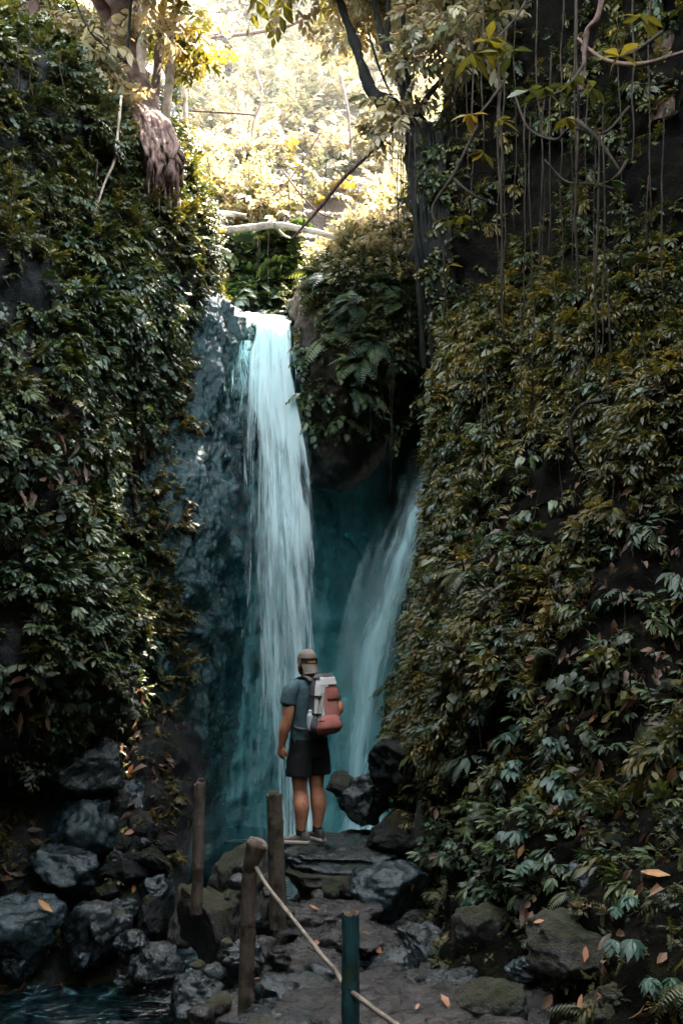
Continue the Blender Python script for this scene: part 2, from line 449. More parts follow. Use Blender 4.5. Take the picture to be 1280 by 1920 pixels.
def scatter_mesh(name, temps, p, R, s, mat):
    Vs, Ts, As, off = [], [], [], 0
    k = RNG.integers(0, len(temps), len(p)); r = RNG.random(len(p))
    for i, (V, T, A) in enumerate(temps):
        ix = np.where(k == i)[0]
        if not len(ix): continue
        W = np.einsum('nij,vj->nvi', R[ix] * s[ix, None, None], V) + p[ix][:, None]
        a = np.repeat(A[None], len(ix), 0).copy(); st = a[:, :, 2] < -.5
        a[:, :, 2] += r[ix][:, None]; a[:, :, 2] = np.where(st, -1, np.abs(a[:, :, 2]))
        t = T[None] + (np.arange(len(ix)) * len(V))[:, None, None] + off
        Vs.append(W.reshape(-1, 3)); Ts.append(t.reshape(-1, 3)); As.append(a.reshape(-1, 3)); off += len(ix) * len(V)
    return np_mesh(name, np.concatenate(Vs), np.concatenate(Ts), mat, np.concatenate(As))

TM = {}
def temp_mesh(name, key, i, temps, mat):
    q = (key, i, mat.name)
    if q not in TM:
        V, T, A = temps[i]; TM[q] = np_mesh(name, V, T, mat, A)
    return TM[q]

def plant_objects(name, key, temps, mat, p, R, s, label, cat, group):
    for i in range(len(p)):
        o = link(temp_mesh(name, key, int(RNG.integers(len(temps))), temps, mat), name)
        m = np.eye(4); m[:3, :3] = R[i] * s[i]; m[:3, 3] = p[i]
        o.matrix_world = Matrix(m.tolist()); tag(o, label, cat, group)

def grow(s, n, temps, key, mat, size, stuff, weight=None, take=0, plant=None, tilt=.15, jit=.45, up=.0):
    """cover a cliff: the plants that show largest become objects, the rest one mass of undergrowth"""
    p, nn = samples(s, n, weight)
    R = frames(p, nn, tilt, jit, up); sz = RNG.uniform(*size, n)
    if take:
        px, py = 640 + p[:, 0] / p[:, 1] * F, HY - (p[:, 2] - CZ) / p[:, 1] * F
        sc = sz / p[:, 1]; sc[(px < 0) | (px > 1280) | (py < 0) | (py > 1920)] = 0
        # spread over the picture: the largest of every neighbourhood first
        cell = (px // 60).astype(int) * 1000 + (py // 60).astype(int)
        order = np.argsort(-sc); rank = {}; key2 = np.zeros(n)
        for i in order:
            c = cell[i]; rank[c] = rank.get(c, 0) + 1; key2[i] = sc[i] / rank[c]
        top = np.argsort(-key2)[:take]
        plant_objects(plant[0], key, temps, mat, p[top], R[top], sz[top], *plant[1:])
        keep = np.ones(n, bool); keep[top] = False
        p, R, sz = p[keep], R[keep], sz[keep]
    nm, lab = stuff
    o = link(scatter_mesh(nm, temps, p, R, sz, mat), nm); tag(o, lab, 'undergrowth', kind='stuff')
    return o

# ------------------------------------------------------------------ the gorge
def d_cliff(amp=1.0, knob=0.0, kscale=5.0, seed=0):
    def f(p):
        d = .30 * fbm(p * .55, seed, 3) + .20 * ridged(p * 1.1 * np.array([1, 1, .8]), seed + 3, 4) + .07 * fbm(p * 4.2, seed + 9, 3)
        if knob: d = d + knob * (.8 - worley(p * kscale, seed)) + knob * .5 * (.8 - worley(p * kscale * 2.3, seed + 5))
        return d * amp
    return f

cliff_l = sheet('cliff', [
    [(-420, -230, 10.5), (0, 20, 13.5), (110, 95, 15.5), (230, 150, 17), (300, 160, 19)],
    [(-420, -150, 9.4), (0, 25, 11.3), (130, 105, 12.6), (250, 150, 14.2), (305, 152, 17)],
    [(-420, 60, 8.8), (0, 110, 10.4), (130, 150, 11.6), (250, 185, 13.0), (312, 180, 16)],
    [(-420, 300, 8.4), (0, 300, 10.0), (150, 300, 11.1), (280, 300, 12.4), (345, 300, 15)],
    [(-420, 450, 8.2), (0, 450, 9.7), (170, 450, 10.8), (330, 450, 12.4), (400, 450, 15)],
    [(-420, 600, 8.0), (0, 600, 9.4), (180, 600, 10.3), (300, 600, 12.0), (375, 600, 14)],
    [(-420, 800, 8.0), (0, 800, 9.2), (160, 800, 10.0), (235, 800, 11.5), (335, 800, 13.3)],
    [(-420, 1000, 8.0), (0, 1000, 9.0), (150, 1000, 9.8), (228, 1000, 11.2), (320, 1000, 13)],
    [(-420, 1200, 8.0), (0, 1200, 8.9), (150, 1200, 9.6), (228, 1200, 10.8), (310, 1200, 12.6)],
    [(-420, 1350, 8.2), (0, 1350, 9.1), (130, 1350, 9.8), (240, 1350, 10.9), (290, 1350, 12.4)],
    [(-420, 1480, 8.6), (0, 1480, 9.7), (110, 1480, 10.4), (190, 1480, 11.4), (260, 1480, 12.6)],
    [(-420, 1640, 9.2), (0, 1640, 10.4), (110, 1640, 11), (190, 1640, 11.8), (250, 1640, 12.8)],
    [(-420, 1850, 9.4), (0, 1850, 10.6), (110, 1850, 11.2), (190, 1850, 12), (250, 1850, 13)],
], 190, 330, M['rock_dark'], d_cliff(1.0, .08, 4, 1), (1.5, 6, 3), 'tall dark rock cliff under the root tangle, overgrown with leafy plants', 'cliff')

buttress = sheet('cliff', [
    [(285, 548, 14.6), (370, 548, 14.2), (420, 560, 14.4), (462, 590, 14.8), (485, 600, 15.2)],
    [(275, 572, 13.3), (372, 566, 13.1), (425, 580, 13.4), (468, 612, 13.9), (490, 620, 14.6)],
    [(270, 650, 12.6), (352, 650, 12.7), (410, 650, 13.0), (452, 655, 13.5), (485, 660, 14.4)],
    [(265, 800, 12.2), (335, 800, 12.3), (395, 800, 12.8), (432, 800, 13.4), (475, 800, 14.4)],
    [(260, 950, 11.9), (328, 950, 12.0), (390, 950, 12.4), (430, 950, 13.0), (465, 950, 14.2)],
    [(255, 1100, 11.6), (325, 1100, 11.8), (385, 1100, 12.1), (420, 1100, 12.7), (455, 1100, 13.9)],
    [(250, 1250, 11.5), (310, 1250, 11.7), (365, 1250, 12.1), (408, 1250, 12.7), (440, 1250, 13.9)],
    [(245, 1400, 11.4), (300, 1400, 11.6), (350, 1400, 12.0), (395, 1400, 12.7), (430, 1400, 13.9)],
    [(240, 1560, 11.6), (290, 1560, 11.8), (330, 1560, 12.1), (370, 1560, 12.6), (420, 1560, 13.9)],
    [(240, 1760, 11.6), (290, 1760, 11.8), (330, 1760, 12.1), (370, 1760, 12.6), (420, 1760, 13.9)],
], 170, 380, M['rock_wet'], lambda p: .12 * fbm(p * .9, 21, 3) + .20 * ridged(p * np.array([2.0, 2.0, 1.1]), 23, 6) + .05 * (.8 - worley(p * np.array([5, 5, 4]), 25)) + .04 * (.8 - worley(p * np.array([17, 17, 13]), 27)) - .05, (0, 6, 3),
    'glistening wet knobbly rock face beside the falling water', 'cliff')

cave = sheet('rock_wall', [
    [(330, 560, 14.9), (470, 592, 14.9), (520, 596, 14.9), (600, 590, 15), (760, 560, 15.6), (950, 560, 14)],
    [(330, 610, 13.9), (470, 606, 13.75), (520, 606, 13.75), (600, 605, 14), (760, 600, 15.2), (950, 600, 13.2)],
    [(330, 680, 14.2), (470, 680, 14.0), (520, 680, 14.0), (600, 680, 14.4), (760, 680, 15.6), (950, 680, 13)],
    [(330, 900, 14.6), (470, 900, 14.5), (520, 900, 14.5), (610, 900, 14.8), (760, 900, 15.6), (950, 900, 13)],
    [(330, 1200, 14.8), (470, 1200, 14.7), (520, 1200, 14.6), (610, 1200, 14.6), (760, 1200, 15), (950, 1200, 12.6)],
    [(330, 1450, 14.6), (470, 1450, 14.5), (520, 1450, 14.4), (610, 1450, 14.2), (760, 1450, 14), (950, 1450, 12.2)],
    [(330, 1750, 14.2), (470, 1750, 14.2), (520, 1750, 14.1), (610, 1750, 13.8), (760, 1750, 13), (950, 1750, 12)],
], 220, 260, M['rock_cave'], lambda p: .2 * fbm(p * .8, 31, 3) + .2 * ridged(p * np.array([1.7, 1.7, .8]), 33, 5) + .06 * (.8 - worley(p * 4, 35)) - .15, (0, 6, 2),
    'rock wall hollowed out behind the waterfall, coloured with the teal of the mist', 'cliff')

hump = sheet('overhang', [
    [(545, 575, 16), (600, 500, 16), (660, 440, 16), (740, 410, 16), (830, 400, 16), (900, 400, 16)],
    [(550, 598, 13.8), (592, 525, 13.5), (655, 466, 13.3), (740, 446, 13.1), (840, 440, 12.9), (900, 440, 12.9)],
    [(554, 640, 13.4), (604, 600, 12.8), (670, 560, 12.5), (750, 545, 12.5), (840, 540, 12.5), (900, 540, 12.5)],
    [(562, 740, 13.4), (612, 720, 12.8), (672, 690, 12.5), (742, 650, 12.6), (815, 600, 12.9), (900, 590, 12.9)],
    [(574, 825, 13.6), (620, 800, 13.1), (670, 778, 12.9), (722, 735, 13.1), (790, 670, 13.5), (900, 640, 13.5)],
    [(584, 885, 14.0), (625, 882, 13.6), (660, 862, 13.5), (705, 812, 13.8), (772, 720, 14.3), (900, 680, 14)],
    [(590, 900, 15.4), (630, 900, 15.4), (670, 875, 15.4), (720, 825, 15.6), (790, 730, 15.9), (900, 690, 15.6)],
], 180, 200, M['mossbank'], lambda p: .14 * fbm(p * .8, 41, 3) + .12 * ridged(p * 1.6, 43, 4) + .04 * fbm(p * 7, 44, 3), (0, 6, 4),
    'mossy earth overhang bulging over the dark hollow beside the waterfall', 'overhang')

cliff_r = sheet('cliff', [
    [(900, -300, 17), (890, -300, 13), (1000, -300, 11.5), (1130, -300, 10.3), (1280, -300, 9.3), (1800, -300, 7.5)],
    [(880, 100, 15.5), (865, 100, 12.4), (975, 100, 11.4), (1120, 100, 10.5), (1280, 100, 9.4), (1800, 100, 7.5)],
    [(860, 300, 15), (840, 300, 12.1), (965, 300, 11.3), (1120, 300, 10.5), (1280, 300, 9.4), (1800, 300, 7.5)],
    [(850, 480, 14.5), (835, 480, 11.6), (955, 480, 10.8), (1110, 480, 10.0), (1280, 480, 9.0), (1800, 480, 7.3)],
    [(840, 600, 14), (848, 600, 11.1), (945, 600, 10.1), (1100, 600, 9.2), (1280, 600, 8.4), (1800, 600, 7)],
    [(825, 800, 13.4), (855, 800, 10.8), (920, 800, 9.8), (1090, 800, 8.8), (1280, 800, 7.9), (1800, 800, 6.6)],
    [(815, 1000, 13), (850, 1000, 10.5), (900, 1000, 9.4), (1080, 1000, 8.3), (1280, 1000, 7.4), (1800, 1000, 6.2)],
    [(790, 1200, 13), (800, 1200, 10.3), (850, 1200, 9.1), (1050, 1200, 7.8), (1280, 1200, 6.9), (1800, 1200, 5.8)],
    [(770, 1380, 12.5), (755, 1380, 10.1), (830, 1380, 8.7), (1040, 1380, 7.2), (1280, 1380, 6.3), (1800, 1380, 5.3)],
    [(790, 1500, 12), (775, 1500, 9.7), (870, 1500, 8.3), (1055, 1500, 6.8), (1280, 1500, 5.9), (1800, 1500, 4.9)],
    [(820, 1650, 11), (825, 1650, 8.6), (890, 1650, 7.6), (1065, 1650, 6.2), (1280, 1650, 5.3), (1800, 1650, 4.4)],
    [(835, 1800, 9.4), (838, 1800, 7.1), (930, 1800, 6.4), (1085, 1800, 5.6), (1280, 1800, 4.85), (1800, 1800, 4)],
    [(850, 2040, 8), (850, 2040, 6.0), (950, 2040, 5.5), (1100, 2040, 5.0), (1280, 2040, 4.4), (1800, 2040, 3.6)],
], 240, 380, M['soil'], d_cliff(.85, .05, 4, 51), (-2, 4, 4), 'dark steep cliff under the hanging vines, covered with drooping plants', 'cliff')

hill = sheet('hillside', [
    [(-300, 640, 15.4), (200, 640, 15.4), (480, 606, 15.2), (560, 604, 15.2), (900, 620, 15.4), (1500, 640, 15)],
    [(-300, 560, 16), (200, 560, 16), (440, 560, 15.8), (580, 560, 15.8), (900, 560, 16), (1500, 560, 16)],
    [(-300, 440, 17), (200, 440, 17), (430, 470, 16.4), (600, 470, 16.4), (900, 440, 17), (1500, 440, 17)],
    [(-300, 300, 19), (200, 300, 19), (430, 400, 17.2), (600, 400, 17.2), (900, 300, 19), (1500, 300, 19)],
    [(-300, 160, 22), (200, 170, 21.5), (430, 250, 19.5), (600, 230, 19.5), (900, 160, 22), (1500, 160, 22)],
    [(-300, 60, 25), (200, 90, 24.5), (430, 140, 23), (600, 100, 23), (900, 40, 25), (1500, 40, 25)],
    [(-300, -20, 30), (200, 40, 29), (430, 100, 28), (600, 50, 28), (900, -40, 30), (1500, -40, 30)],
    [(-300, 40, 42), (200, 90, 42), (430, 140, 42), (600, 100, 42), (900, 40, 42), (1500, 40, 42)],
], 170, 170, M['earth'], lambda p: .35 * fbm(p * .35, 61, 3) + .22 * ridged(p * .8, 63, 4), (0, 6, 14), 'sunlit earth hillside rising behind the waterfall lip', 'hillside')

enclose = sheet('cliff', [[(x * k, y * (k if y < 0 else 1), z) for x, y in ((-5.3, 9.4), (-5.7, 5), (-5.2, 0), (-4, -5), (0, -7), (4, -5), (5.2, 0), (5.2, 4), (4.7, 7.3))] for z, k in ((-1.6, 1), (2, 1.02), (5, 1), (8, .95), (10, .93), (11.5, 1.15))],
                120, 260, M['soil'], lambda p: .3 * fbm(p * .5, 101, 4) + .15 * ridged(p * 1.2, 103, 4), (0, 3, 3), 'unseen overgrown gorge walls added around the near end of the path to block low skylight', 'cliff', world=True)  # unseen walls, added to keep low skylight out of the near gorge

# ground under everything, and the rocky bank that carries the path
g = np_mesh('ground', [(-90, -40, -1.45), (90, -40, -1.45), (90, 140, -1.45), (-90, 140, -1.45)], [[0, 1, 2, 3]], M['soil'])
tag(link(g, 'ground'), 'dark stony ground under the gorge', 'ground', kind='structure')

bank_rows = []
for Y, xl, zt in ((-2, -1.5, .30), (2, -.9, .12), (4, -.66, .02), (5.4, -.62, -.08), (6.4, -.70, -.26), (7.4, -.78, -.42), (8.4, -.72, -.50), (9.3, -.62, -.50), (10.0, -.50, -.7), (10.6, -.3, -1.5)):
    bank_rows.append([(xl - .25, Y, -1.5), (xl - .1, Y, -.75 if Y < 10 else -1.5), (xl + .06, Y, zt - .15), (xl + .3, Y, zt), (xl + .8, Y, zt), (xl + 1.5, Y, zt + .05), (2.4, Y, zt + .1)])
bank = sheet('path', bank_rows, 300, 420, M['rock_path'], lambda p: .07 * fbm(p * 1.5, 71, 3) + .07 * ridged(p * 2.6, 73, 4) + .10 * (.7 - worley(p * np.array([3.0, 4.0, 3.5]), 75)) + .03 * (.8 - worley(p * 11, 77)) - .04, (0, 4, 9),
             'wet reddish rock path with stone steps leading to the hiker', 'path', world=True)

scree = sheet('bank', [[(x, Y + .25 * math.sin(x * 2.3), z - (0 if x < -1.9 else (x + 1.9) * 1.6)) for x in (-5.5, -4, -3, -2.4, -1.9, -1.5)] for Y, z in ((7.7, -1.5), (8.2, -1.25), (8.6, -.95), (9.0, -.55), (9.4, -.1), (9.9, .3), (10.5, .75), (11.2, 1.0))],
              150, 200, M['rock_dark'], lambda p: .12 * fbm(p * 1.5, 91, 3) + .12 * ridged(p * 2.2, 92, 4) + .10 * (.8 - worley(p * 3.2, 93)) - .1, (0, 4, 9), 'dark stony slope beneath the boulder pile by the stream', 'bank', world=True)
pale = sheet('rock_face', [[(x, py, Y + .4 * (i % 2)) for i, x in enumerate((-60, 30, 90, 150, 200, 250))] for py, Y in ((-260, 18), (-120, 17.3), (0, 17), (80, 16.7), (160, 16.4))], 60, 60, M['pale_rock'], lambda p: .15 * fbm(p * 1.1, 95, 4), (0, 0, 8),
              'pale tan sunlit rock behind the thick brown trunk', 'rock face')

# ------------------------------------------------------------------ boulders
def boulder_mesh(seed, mat, w, h, d, cuts=9, sub=5, rough=.09, flat=0):
    r = np.random.default_rng(seed)
    bm = bmesh.new(); bmesh.ops.create_icosphere(bm, subdivisions=sub, radius=1)
    V = np.array([v.co[:] for v in bm.verts]); T = np.array([[v.index for v in f.verts] for f in bm.faces]); bm.free()
    for _ in range(cuts):
        n = r.normal(0, 1, 3); n[2] *= .8; n /= np.linalg.norm(n); k = r.uniform(.55, .88)
        e = V @ n - k; V = V - np.where(e > 0, e * .92, 0)[:, None] * n
    if flat: V[:, 2] = np.where(V[:, 2] > flat, flat + (V[:, 2] - flat) * .12, V[:, 2])
    nn = V / np.linalg.norm(V, axis=1, keepdims=True)
    q = V * np.array([w, d, h]) * .5
    sc = 1.0 / max(w, h, d)
    V = V + nn * (rough * 1.2 * fbm(V * 1.3 + seed, seed, 3) + rough * ridged(V * 2.6 + seed, seed + 1, 4) - rough + rough * .25 * fbm(V * 11, seed + 2, 3))[:, None]
    V *= np.array([w, d, h]) * .5
    return np_mesh('boulder', V, T, mat)

def boulder(px, py, wpx, hpx, Y, mat, label, depth=None, rz=0, name='boulder', seed=None, cuts=13, flat=0, roll=0, group=None, cat='boulder', rough=.12):
    k = Y / F; c = P(px, py, Y)
    if px < 335 and 60 <= wpx < 150: wpx, hpx = wpx * 1.2, hpx * 1.2
    seed = seed or int(px * 7 + py)
    me = boulder_mesh(seed, M[mat], wpx * k * 1.12, hpx * k * 1.12, (depth or wpx * .85) * k * 1.1, cuts, 5, rough, flat)
    o = link(me, name); o.location = c; o.rotation_euler = (0, roll, rz)
    tag(o, label, cat, group)
    bpy.context.view_layer.update()
    V = np.array([v.co[:] for v in me.vertices]); Mw = np.array(o.matrix_world)
    solid(V @ Mw[:3, :3].T + Mw[:3, 3], np.array([p.vertices[:] for p in me.polygons]))
    return o

B = boulder
B(165, 1445, 120, 105, 9.7, 'rock_grey', 'grey angular boulder highest of the pile under the leafy cliff')
B(160, 1550, 115, 120, 9.5, 'rock_blue', 'bluish boulder in the middle of the pile below the leafy cliff')
B(130, 1632, 125, 80, 9.1, 'rock_blue', 'flat topped wet bluish boulder above the stream bank', roll=.35)
B(35, 1735, 140, 100, 8.5, 'rock_blue', 'rounded dark blue boulder beside the stream at the edge of the gorge')
B(185, 1748, 130, 95, 8.7, 'rock_grey', 'pointed grey boulder leaning over the dark stream', roll=-.5)
B(60, 1650, 160, 110, 9.6, 'rock_dark', 'dark boulder under the dead brown leaves')
B(272, 1370, 80, 90, 11.0, 'rock_dark', 'round dark boulder sprouting small plants on its top')
B(215, 1650, 120, 160, 10.4, 'rock_dark', 'tall dark boulder in shade behind the stream')
B(292, 1705, 70, 130, 9.2, 'rock_grey', 'narrow upright grey boulder left of the thin bamboo post with wire ring')
B(300, 1815, 95, 85, 8.0, 'rock_grey', 'small grey boulder at the mouth of the stream')
B(310, 1650, 70, 60, 9.6, 'rock_dark', 'small dark boulder at the foot of the wet rock face')
B(430, 1730, 215, 230, 7.9, 'rock_moss', 'big sloping mossy boulder behind the forked bamboo post', seed=77, roll=-.25, cuts=12)
B(478, 1668, 150, 150, 8.3, 'rock_moss', 'mossy boulder rising behind the thick post beside the hiker slab', roll=-.3)
B(348, 1730, 90, 130, 8.2, 'rock_moss', 'brown boulder at the foot of the thin bamboo post with wire ring')
B(372, 1868, 130, 120, 6.9, 'rock_grey', 'low rounded grey boulder below the big mossy boulder')
B(455, 1800, 90, 70, 6.5, 'rock_grey', 'grey stone right beside the foot of the forked bamboo post')
B(445, 1895, 150, 70, 5.9, 'rock_path', 'flat brown slab lying at the near end of the path edge', flat=.4)
B(640, 1598, 235, 62, 9.05, 'rock_grey', 'flat wet slab on which the hiker stands', depth=210, flat=.35, seed=401, cuts=6, name='stone_slab', cat='slab')
B(622, 1655, 190, 90, 8.75, 'rock_moss', 'green mossed stone step directly below the slab of the hiker', depth=150, flat=.5, name='stone_step', cat='step')
B(728, 1672, 150, 105, 8.2, 'rock_blue', 'smooth rounded bluish boulder with one orange leaf beside the steps', seed=12, cuts=6)
B(612, 1722, 215, 95, 7.9, 'rock_path', 'lumpy brown stone step above the forked path', depth=150, flat=.5, name='stone_step', cat='step', rough=.14)
B(600, 1790, 200, 90, 7.2, 'rock_path', 'low dark stone step with an orange leaf beside the cane rail', depth=120, flat=.5, name='stone_step', cat='step', rough=.14)
B(690, 1492, 105, 110, 9.7, 'rock_grey', 'grey boulder right of the hiker, leaning on the cliff')
B(770, 1440, 170, 130, 9.25, 'rock_dark', 'large dark overhanging boulder right of the hiker under the plants')
B(840, 1430, 120, 110, 8.9, 'rock_grey', 'grey block with leaves on top under the drooping plants')
B(640, 1470, 60, 60, 10.2, 'rock_moss', 'small mossy stone directly beside the knees of the hiker')
B(665, 1575, 120, 55, 9.7, 'rock_dark', 'low dark stone beside the shoes of the hiker')
B(745, 1565, 130, 75, 9.0, 'rock_dark', 'dark sloping stone between the slab and the shaded hollow')
B(800, 1585, 60, 200, 8.9, 'rock_moss', 'tall narrow brown rock beside the shaded hollow', cuts=12)
B(795, 1778, 130, 85, 7.4, 'rock_grey', 'wedge shaped grey rock at the edge of the path', roll=.4)
B(745, 1822, 115, 80, 6.7, 'rock_grey', 'pale wet stone sunk into the path')
B(690, 1800, 60, 40, 6.9, 'rock_blue', 'small wet bluish stone in the path behind the green bamboo post')
B(1122, 1655, 115, 95, 6.05, 'rock_blue', 'blue grey boulder sticking out of the mossy bank')
B(930, 1592, 90, 62, 7.3, 'rock_moss', 'small moss capped stone below the finger leaved plant')
B(1085, 1775, 210, 135, 5.65, 'rock_moss', 'broad mossy boulder with a yellow leaf on it')
B(985, 1815, 80, 50, 5.9, 'rock_blue', 'small bluish stone below the broad mossy boulder')
B(1190, 1580, 140, 55, 6.15, 'rock_dark', 'flat dark stone above the blue grey boulder')
B(925, 1885, 150, 95, 5.5, 'rock_moss', 'mossy boulder at the right edge of the path', cuts=11)
B(1180, 1895, 210, 120, 5.0, 'rock_moss', 'large moss covered boulder nearest to the viewer')
B(900, 1760, 120, 120, 6.6, 'rock_moss', 'moss covered boulder above the path edge, below the ferns')
B(1240, 1735, 90, 80, 5.4, 'rock_dark', 'dark stone behind the nearest moss covered boulder')
for i, (px, py, wp, hp, Y, lab) in enumerate(((600, 1812, 150, 44, 6.55, 'dark wet path slab behind the green bamboo post'), (700, 1850, 170, 50, 6.05, 'broad reddish path slab beside the green bamboo post'), (560, 1870, 160, 60, 5.9, 'knobbly path slab just beside the foot of the forked post'),
        (650, 1915, 240, 60, 5.45, 'largest path slab at the very front of the path'), (790, 1885, 150, 50, 5.7, 'path slab with a small orange leaf on it'), (500, 1925, 160, 70, 5.4, 'jagged brown slab on the near stream edge of the path'), (680, 1762, 130, 40, 7.0, 'dark path slab below the smooth bluish boulder'), (545, 1800, 90, 46, 6.8, 'small mossy slab under the cane rail'),
        (840, 1850, 110, 60, 6.2, 'dark slab tucked under the mossy bank'), (585, 1845, 90, 36, 6.2, 'small wet slab in the middle of the path'), (760, 1930, 160, 50, 5.2, 'smooth slab beside the cane rail end'))):
    B(px, py, wp * 1.25, hp * 1.7, Y, ('rock_path', 'rock_path', 'rock_grey')[i % 3], lab, depth=wp * 1.1, flat=.42, name='stone_slab', cat='slab', rough=.16, cuts=10, rz=i * 1.3)
for i in range(40):
    px, py = RNG.uniform(5, 335), RNG.uniform(1470, 1850)
    Y = 10.2 - (py - 1480) / 360 * 2.1 + RNG.uniform(-.1, .3); w_ = RNG.uniform(25, 85)
    B(px, py, w_, w_ * RNG.uniform(.6, .95), Y, ('rock_grey', 'rock_dark', 'rock_blue', 'rock_dark')[i % 4], 'wet dark stone wedged between the bigger boulders above the stream', rz=RNG.uniform(0, 6), roll=RNG.normal(0, .4), group='stones wedged between the boulders', name='stone', cat='stone')
# rubble along the path and the bank
for i in range(46):
    if i < 26:
        t = RNG.random(); Y = 5.3 + 4 * t; x = -.75 + RNG.normal(0, .10) + .05 * t; z = -.12 + RNG.normal(0, .12)
    else:
        Y = RNG.uniform(5.0, 8.6); x = RNG.uniform(-.5, .75); z = -.06 - .05 * (Y - 5)
    w = RNG.uniform(.06, .2)
    o = link(boulder_mesh(900 + i % 7, M[('rock_path', 'rock_grey', 'rock_moss')[i % 3]], w * 1.3, w * .8, w, 8, 3, .1), 'stone')
    o.location = (x, Y, z); o.rotation_euler = (0, 0, RNG.uniform(0, 6.3))
    tag(o, 'fist sized loose stone on the path or its edge', 'stone', 'loose stones along the path')

bpy.context.view_layer.update()
BVH = BVHTree.FromPolygons([tuple(v) for v in np.concatenate(SURF_V)], [tuple(t) for t in np.concatenate(SURF_T)])
CAM = Vector((0, 0, CZ))
def hit(px, py):
    d = (P(px, py, 1) - CAM).normalized()
    loc, n, i, dist = BVH.ray_cast(CAM, d)
    if loc is None: loc, n = P(px, py, 9), -d
    if n.dot(d) > 0: n = -n
    return loc, n
#@@WATER
# ------------------------------------------------------------------ water
def water_mat(name, base,  streak, lo, hi, dens, edge=.12, rough=.5, trans=.4, hole=None, across=None, soft=(.2, .8)):
    """falling water: white streaks along the flow with gaps in between; leaf = (across, along, layer)"""
    t = NT(name)
    a = t.n('ShaderNodeAttribute', attribute_name='leaf'); sx = t.n('ShaderNodeSeparateXYZ'); t.l(a.outputs['Vector'], sx.inputs[0])
    U, V, L = sx.outputs
    c = t.n('ShaderNodeCombineXYZ'); t.l(t.math('MULTIPLY', U, streak[0]), c.inputs[0]); t.l(t.math('MULTIPLY', V, streak[1]), c.inputs[1]); t.l(t.math('MULTIPLY', L, 5.3), c.inputs[2])
    n1 = t.noise(c.outputs[0], 1, 5, .6, .15)
    c2 = t.n('ShaderNodeCombineXYZ'); t.l(t.math('MULTIPLY', U, streak[0] * .22), c2.inputs[0]); t.l(t.math('MULTIPLY', V, streak[1] * 1.3), c2.inputs[1]); t.l(t.math('MULTIPLY', L, 3.1), c2.inputs[2])
    n2 = t.noise(c2.outputs[0], 1, 3, .5)
    nn = t.math('ADD', t.math('MULTIPLY', n1, .72), t.math('MULTIPLY', n2, .28))
    # dens: density along the fall, as a colour ramp of V
    dn = t.ramp(V, [(p, (d, d, d)) for p, d in dens])
    du = t.ramp(U, [(p, (d, d, d)) for p, d in (across or [(0, .5), (1, .5)])])
    al = t.math('ADD', nn, t.math('SUBTRACT', dn, .5)); al = t.math('ADD', al, t.math('MULTIPLY', t.math('SUBTRACT', du, .5), t.math('MULTIPLY', t.smooth(V, .08, .35), .75)))
    al = t.smooth(al, lo, hi)
    e = t.math('MINIMUM', t.smooth(U, 0, edge), t.math('SUBTRACT', 1.0, t.smooth(U, 1 - edge, 1)))
    en = t.smooth(t.math('ADD', e, t.math('MULTIPLY', t.math('SUBTRACT', n1, .5), 2.2)), *soft)
    al = t.math('MULTIPLY', al, en)
    if hole: al = t.math('MULTIPLY', al, hole)
    d = t.bsdf(base, rough, None, .3)
    tr = t.n('ShaderNodeBsdfTranslucent'); tr.inputs[0].default_value = (base[0] * .72, base[1] * .95, base[2], 1)
    m1 = t.n('ShaderNodeMixShader'); m1.inputs[0].default_value = trans; t.l(d, m1.inputs[1]); t.l(tr.outputs[0], m1.inputs[2])
    tp = t.n('ShaderNodeBsdfTransparent')
    m2 = t.n('ShaderNodeMixShader'); t.l(al, m2.inputs[0]); t.l(tp.outputs[0], m2.inputs[1]); t.l(m1.outputs[0], m2.inputs[2])
    return t.done(m2.outputs[0])

M['fall'] = water_mat('falling_water', (.86, .97, .965), (14, 6), .47, .69, [(0, 1.0), (.14, .96), (.27, .68), (.45, .545), (.7, .50), (1, .475)], trans=.5, edge=.26, across=[(0, .36), (.25, .42), (.45, .56), (.7, .58), (.88, .46), (1, .38)])
M['fall_side'] = water_mat('falling_spray', (.55, .88, .89), (16, 8), .48, .8, [(0, .66), (.2, .55), (.5, .46), (.8, .36), (1, .3)], edge=.3)
M['veil'] = water_mat('drifting_water', (.66, .92, .93), (4, 1.4), .2, 1.0, [(0, .34), (.15, .48), (.6, .56), (1, .54)], edge=.6, soft=(-.05, 1.15))

def fall_sheet(rows, nu=40, nv=160, layer=0, bulge=.12, wob=.03):
    """rows: (px left, px right, py, Y); returns a curtain of water as arrays"""
    Lp = catmull([P(r[0], r[2], r[3]) for r in rows], nv); Rp = catmull([P(r[1], r[2], r[3]) for r in rows], nv)
    u = np.linspace(0, 1, nu)[None, :, None]
    G = Lp[:, None] * (1 - u) + Rp[:, None] * u
    G[:, :, 1] -= bulge * np.sin(np.pi * u[:, :, 0])
    f = G.reshape(-1, 3); dd = fbm(f * np.array([9, 3, .7]) + layer * 9, 80 + layer, 3) * wob
    f[:, 1] += dd; f[:, 0] += dd * .5
    A = np.stack(np.broadcast_arrays(u[:, :, 0], np.linspace(0, 1, nv)[:, None], np.array([[float(layer)]])), -1).reshape(-1, 3)
    q = quads(nv, nu)
    return f, q, A

def water_obj(name, parts, mat, parent=None):
    V, Q, A, n = [], [], [], 0
    for v, q, a in parts:
        V.append(v); Q.append(q + n); A.append(a); n += len(v)
    return link(np_mesh(name, np.concatenate(V), np.concatenate(Q), mat, np.concatenate(A)), name, parent)

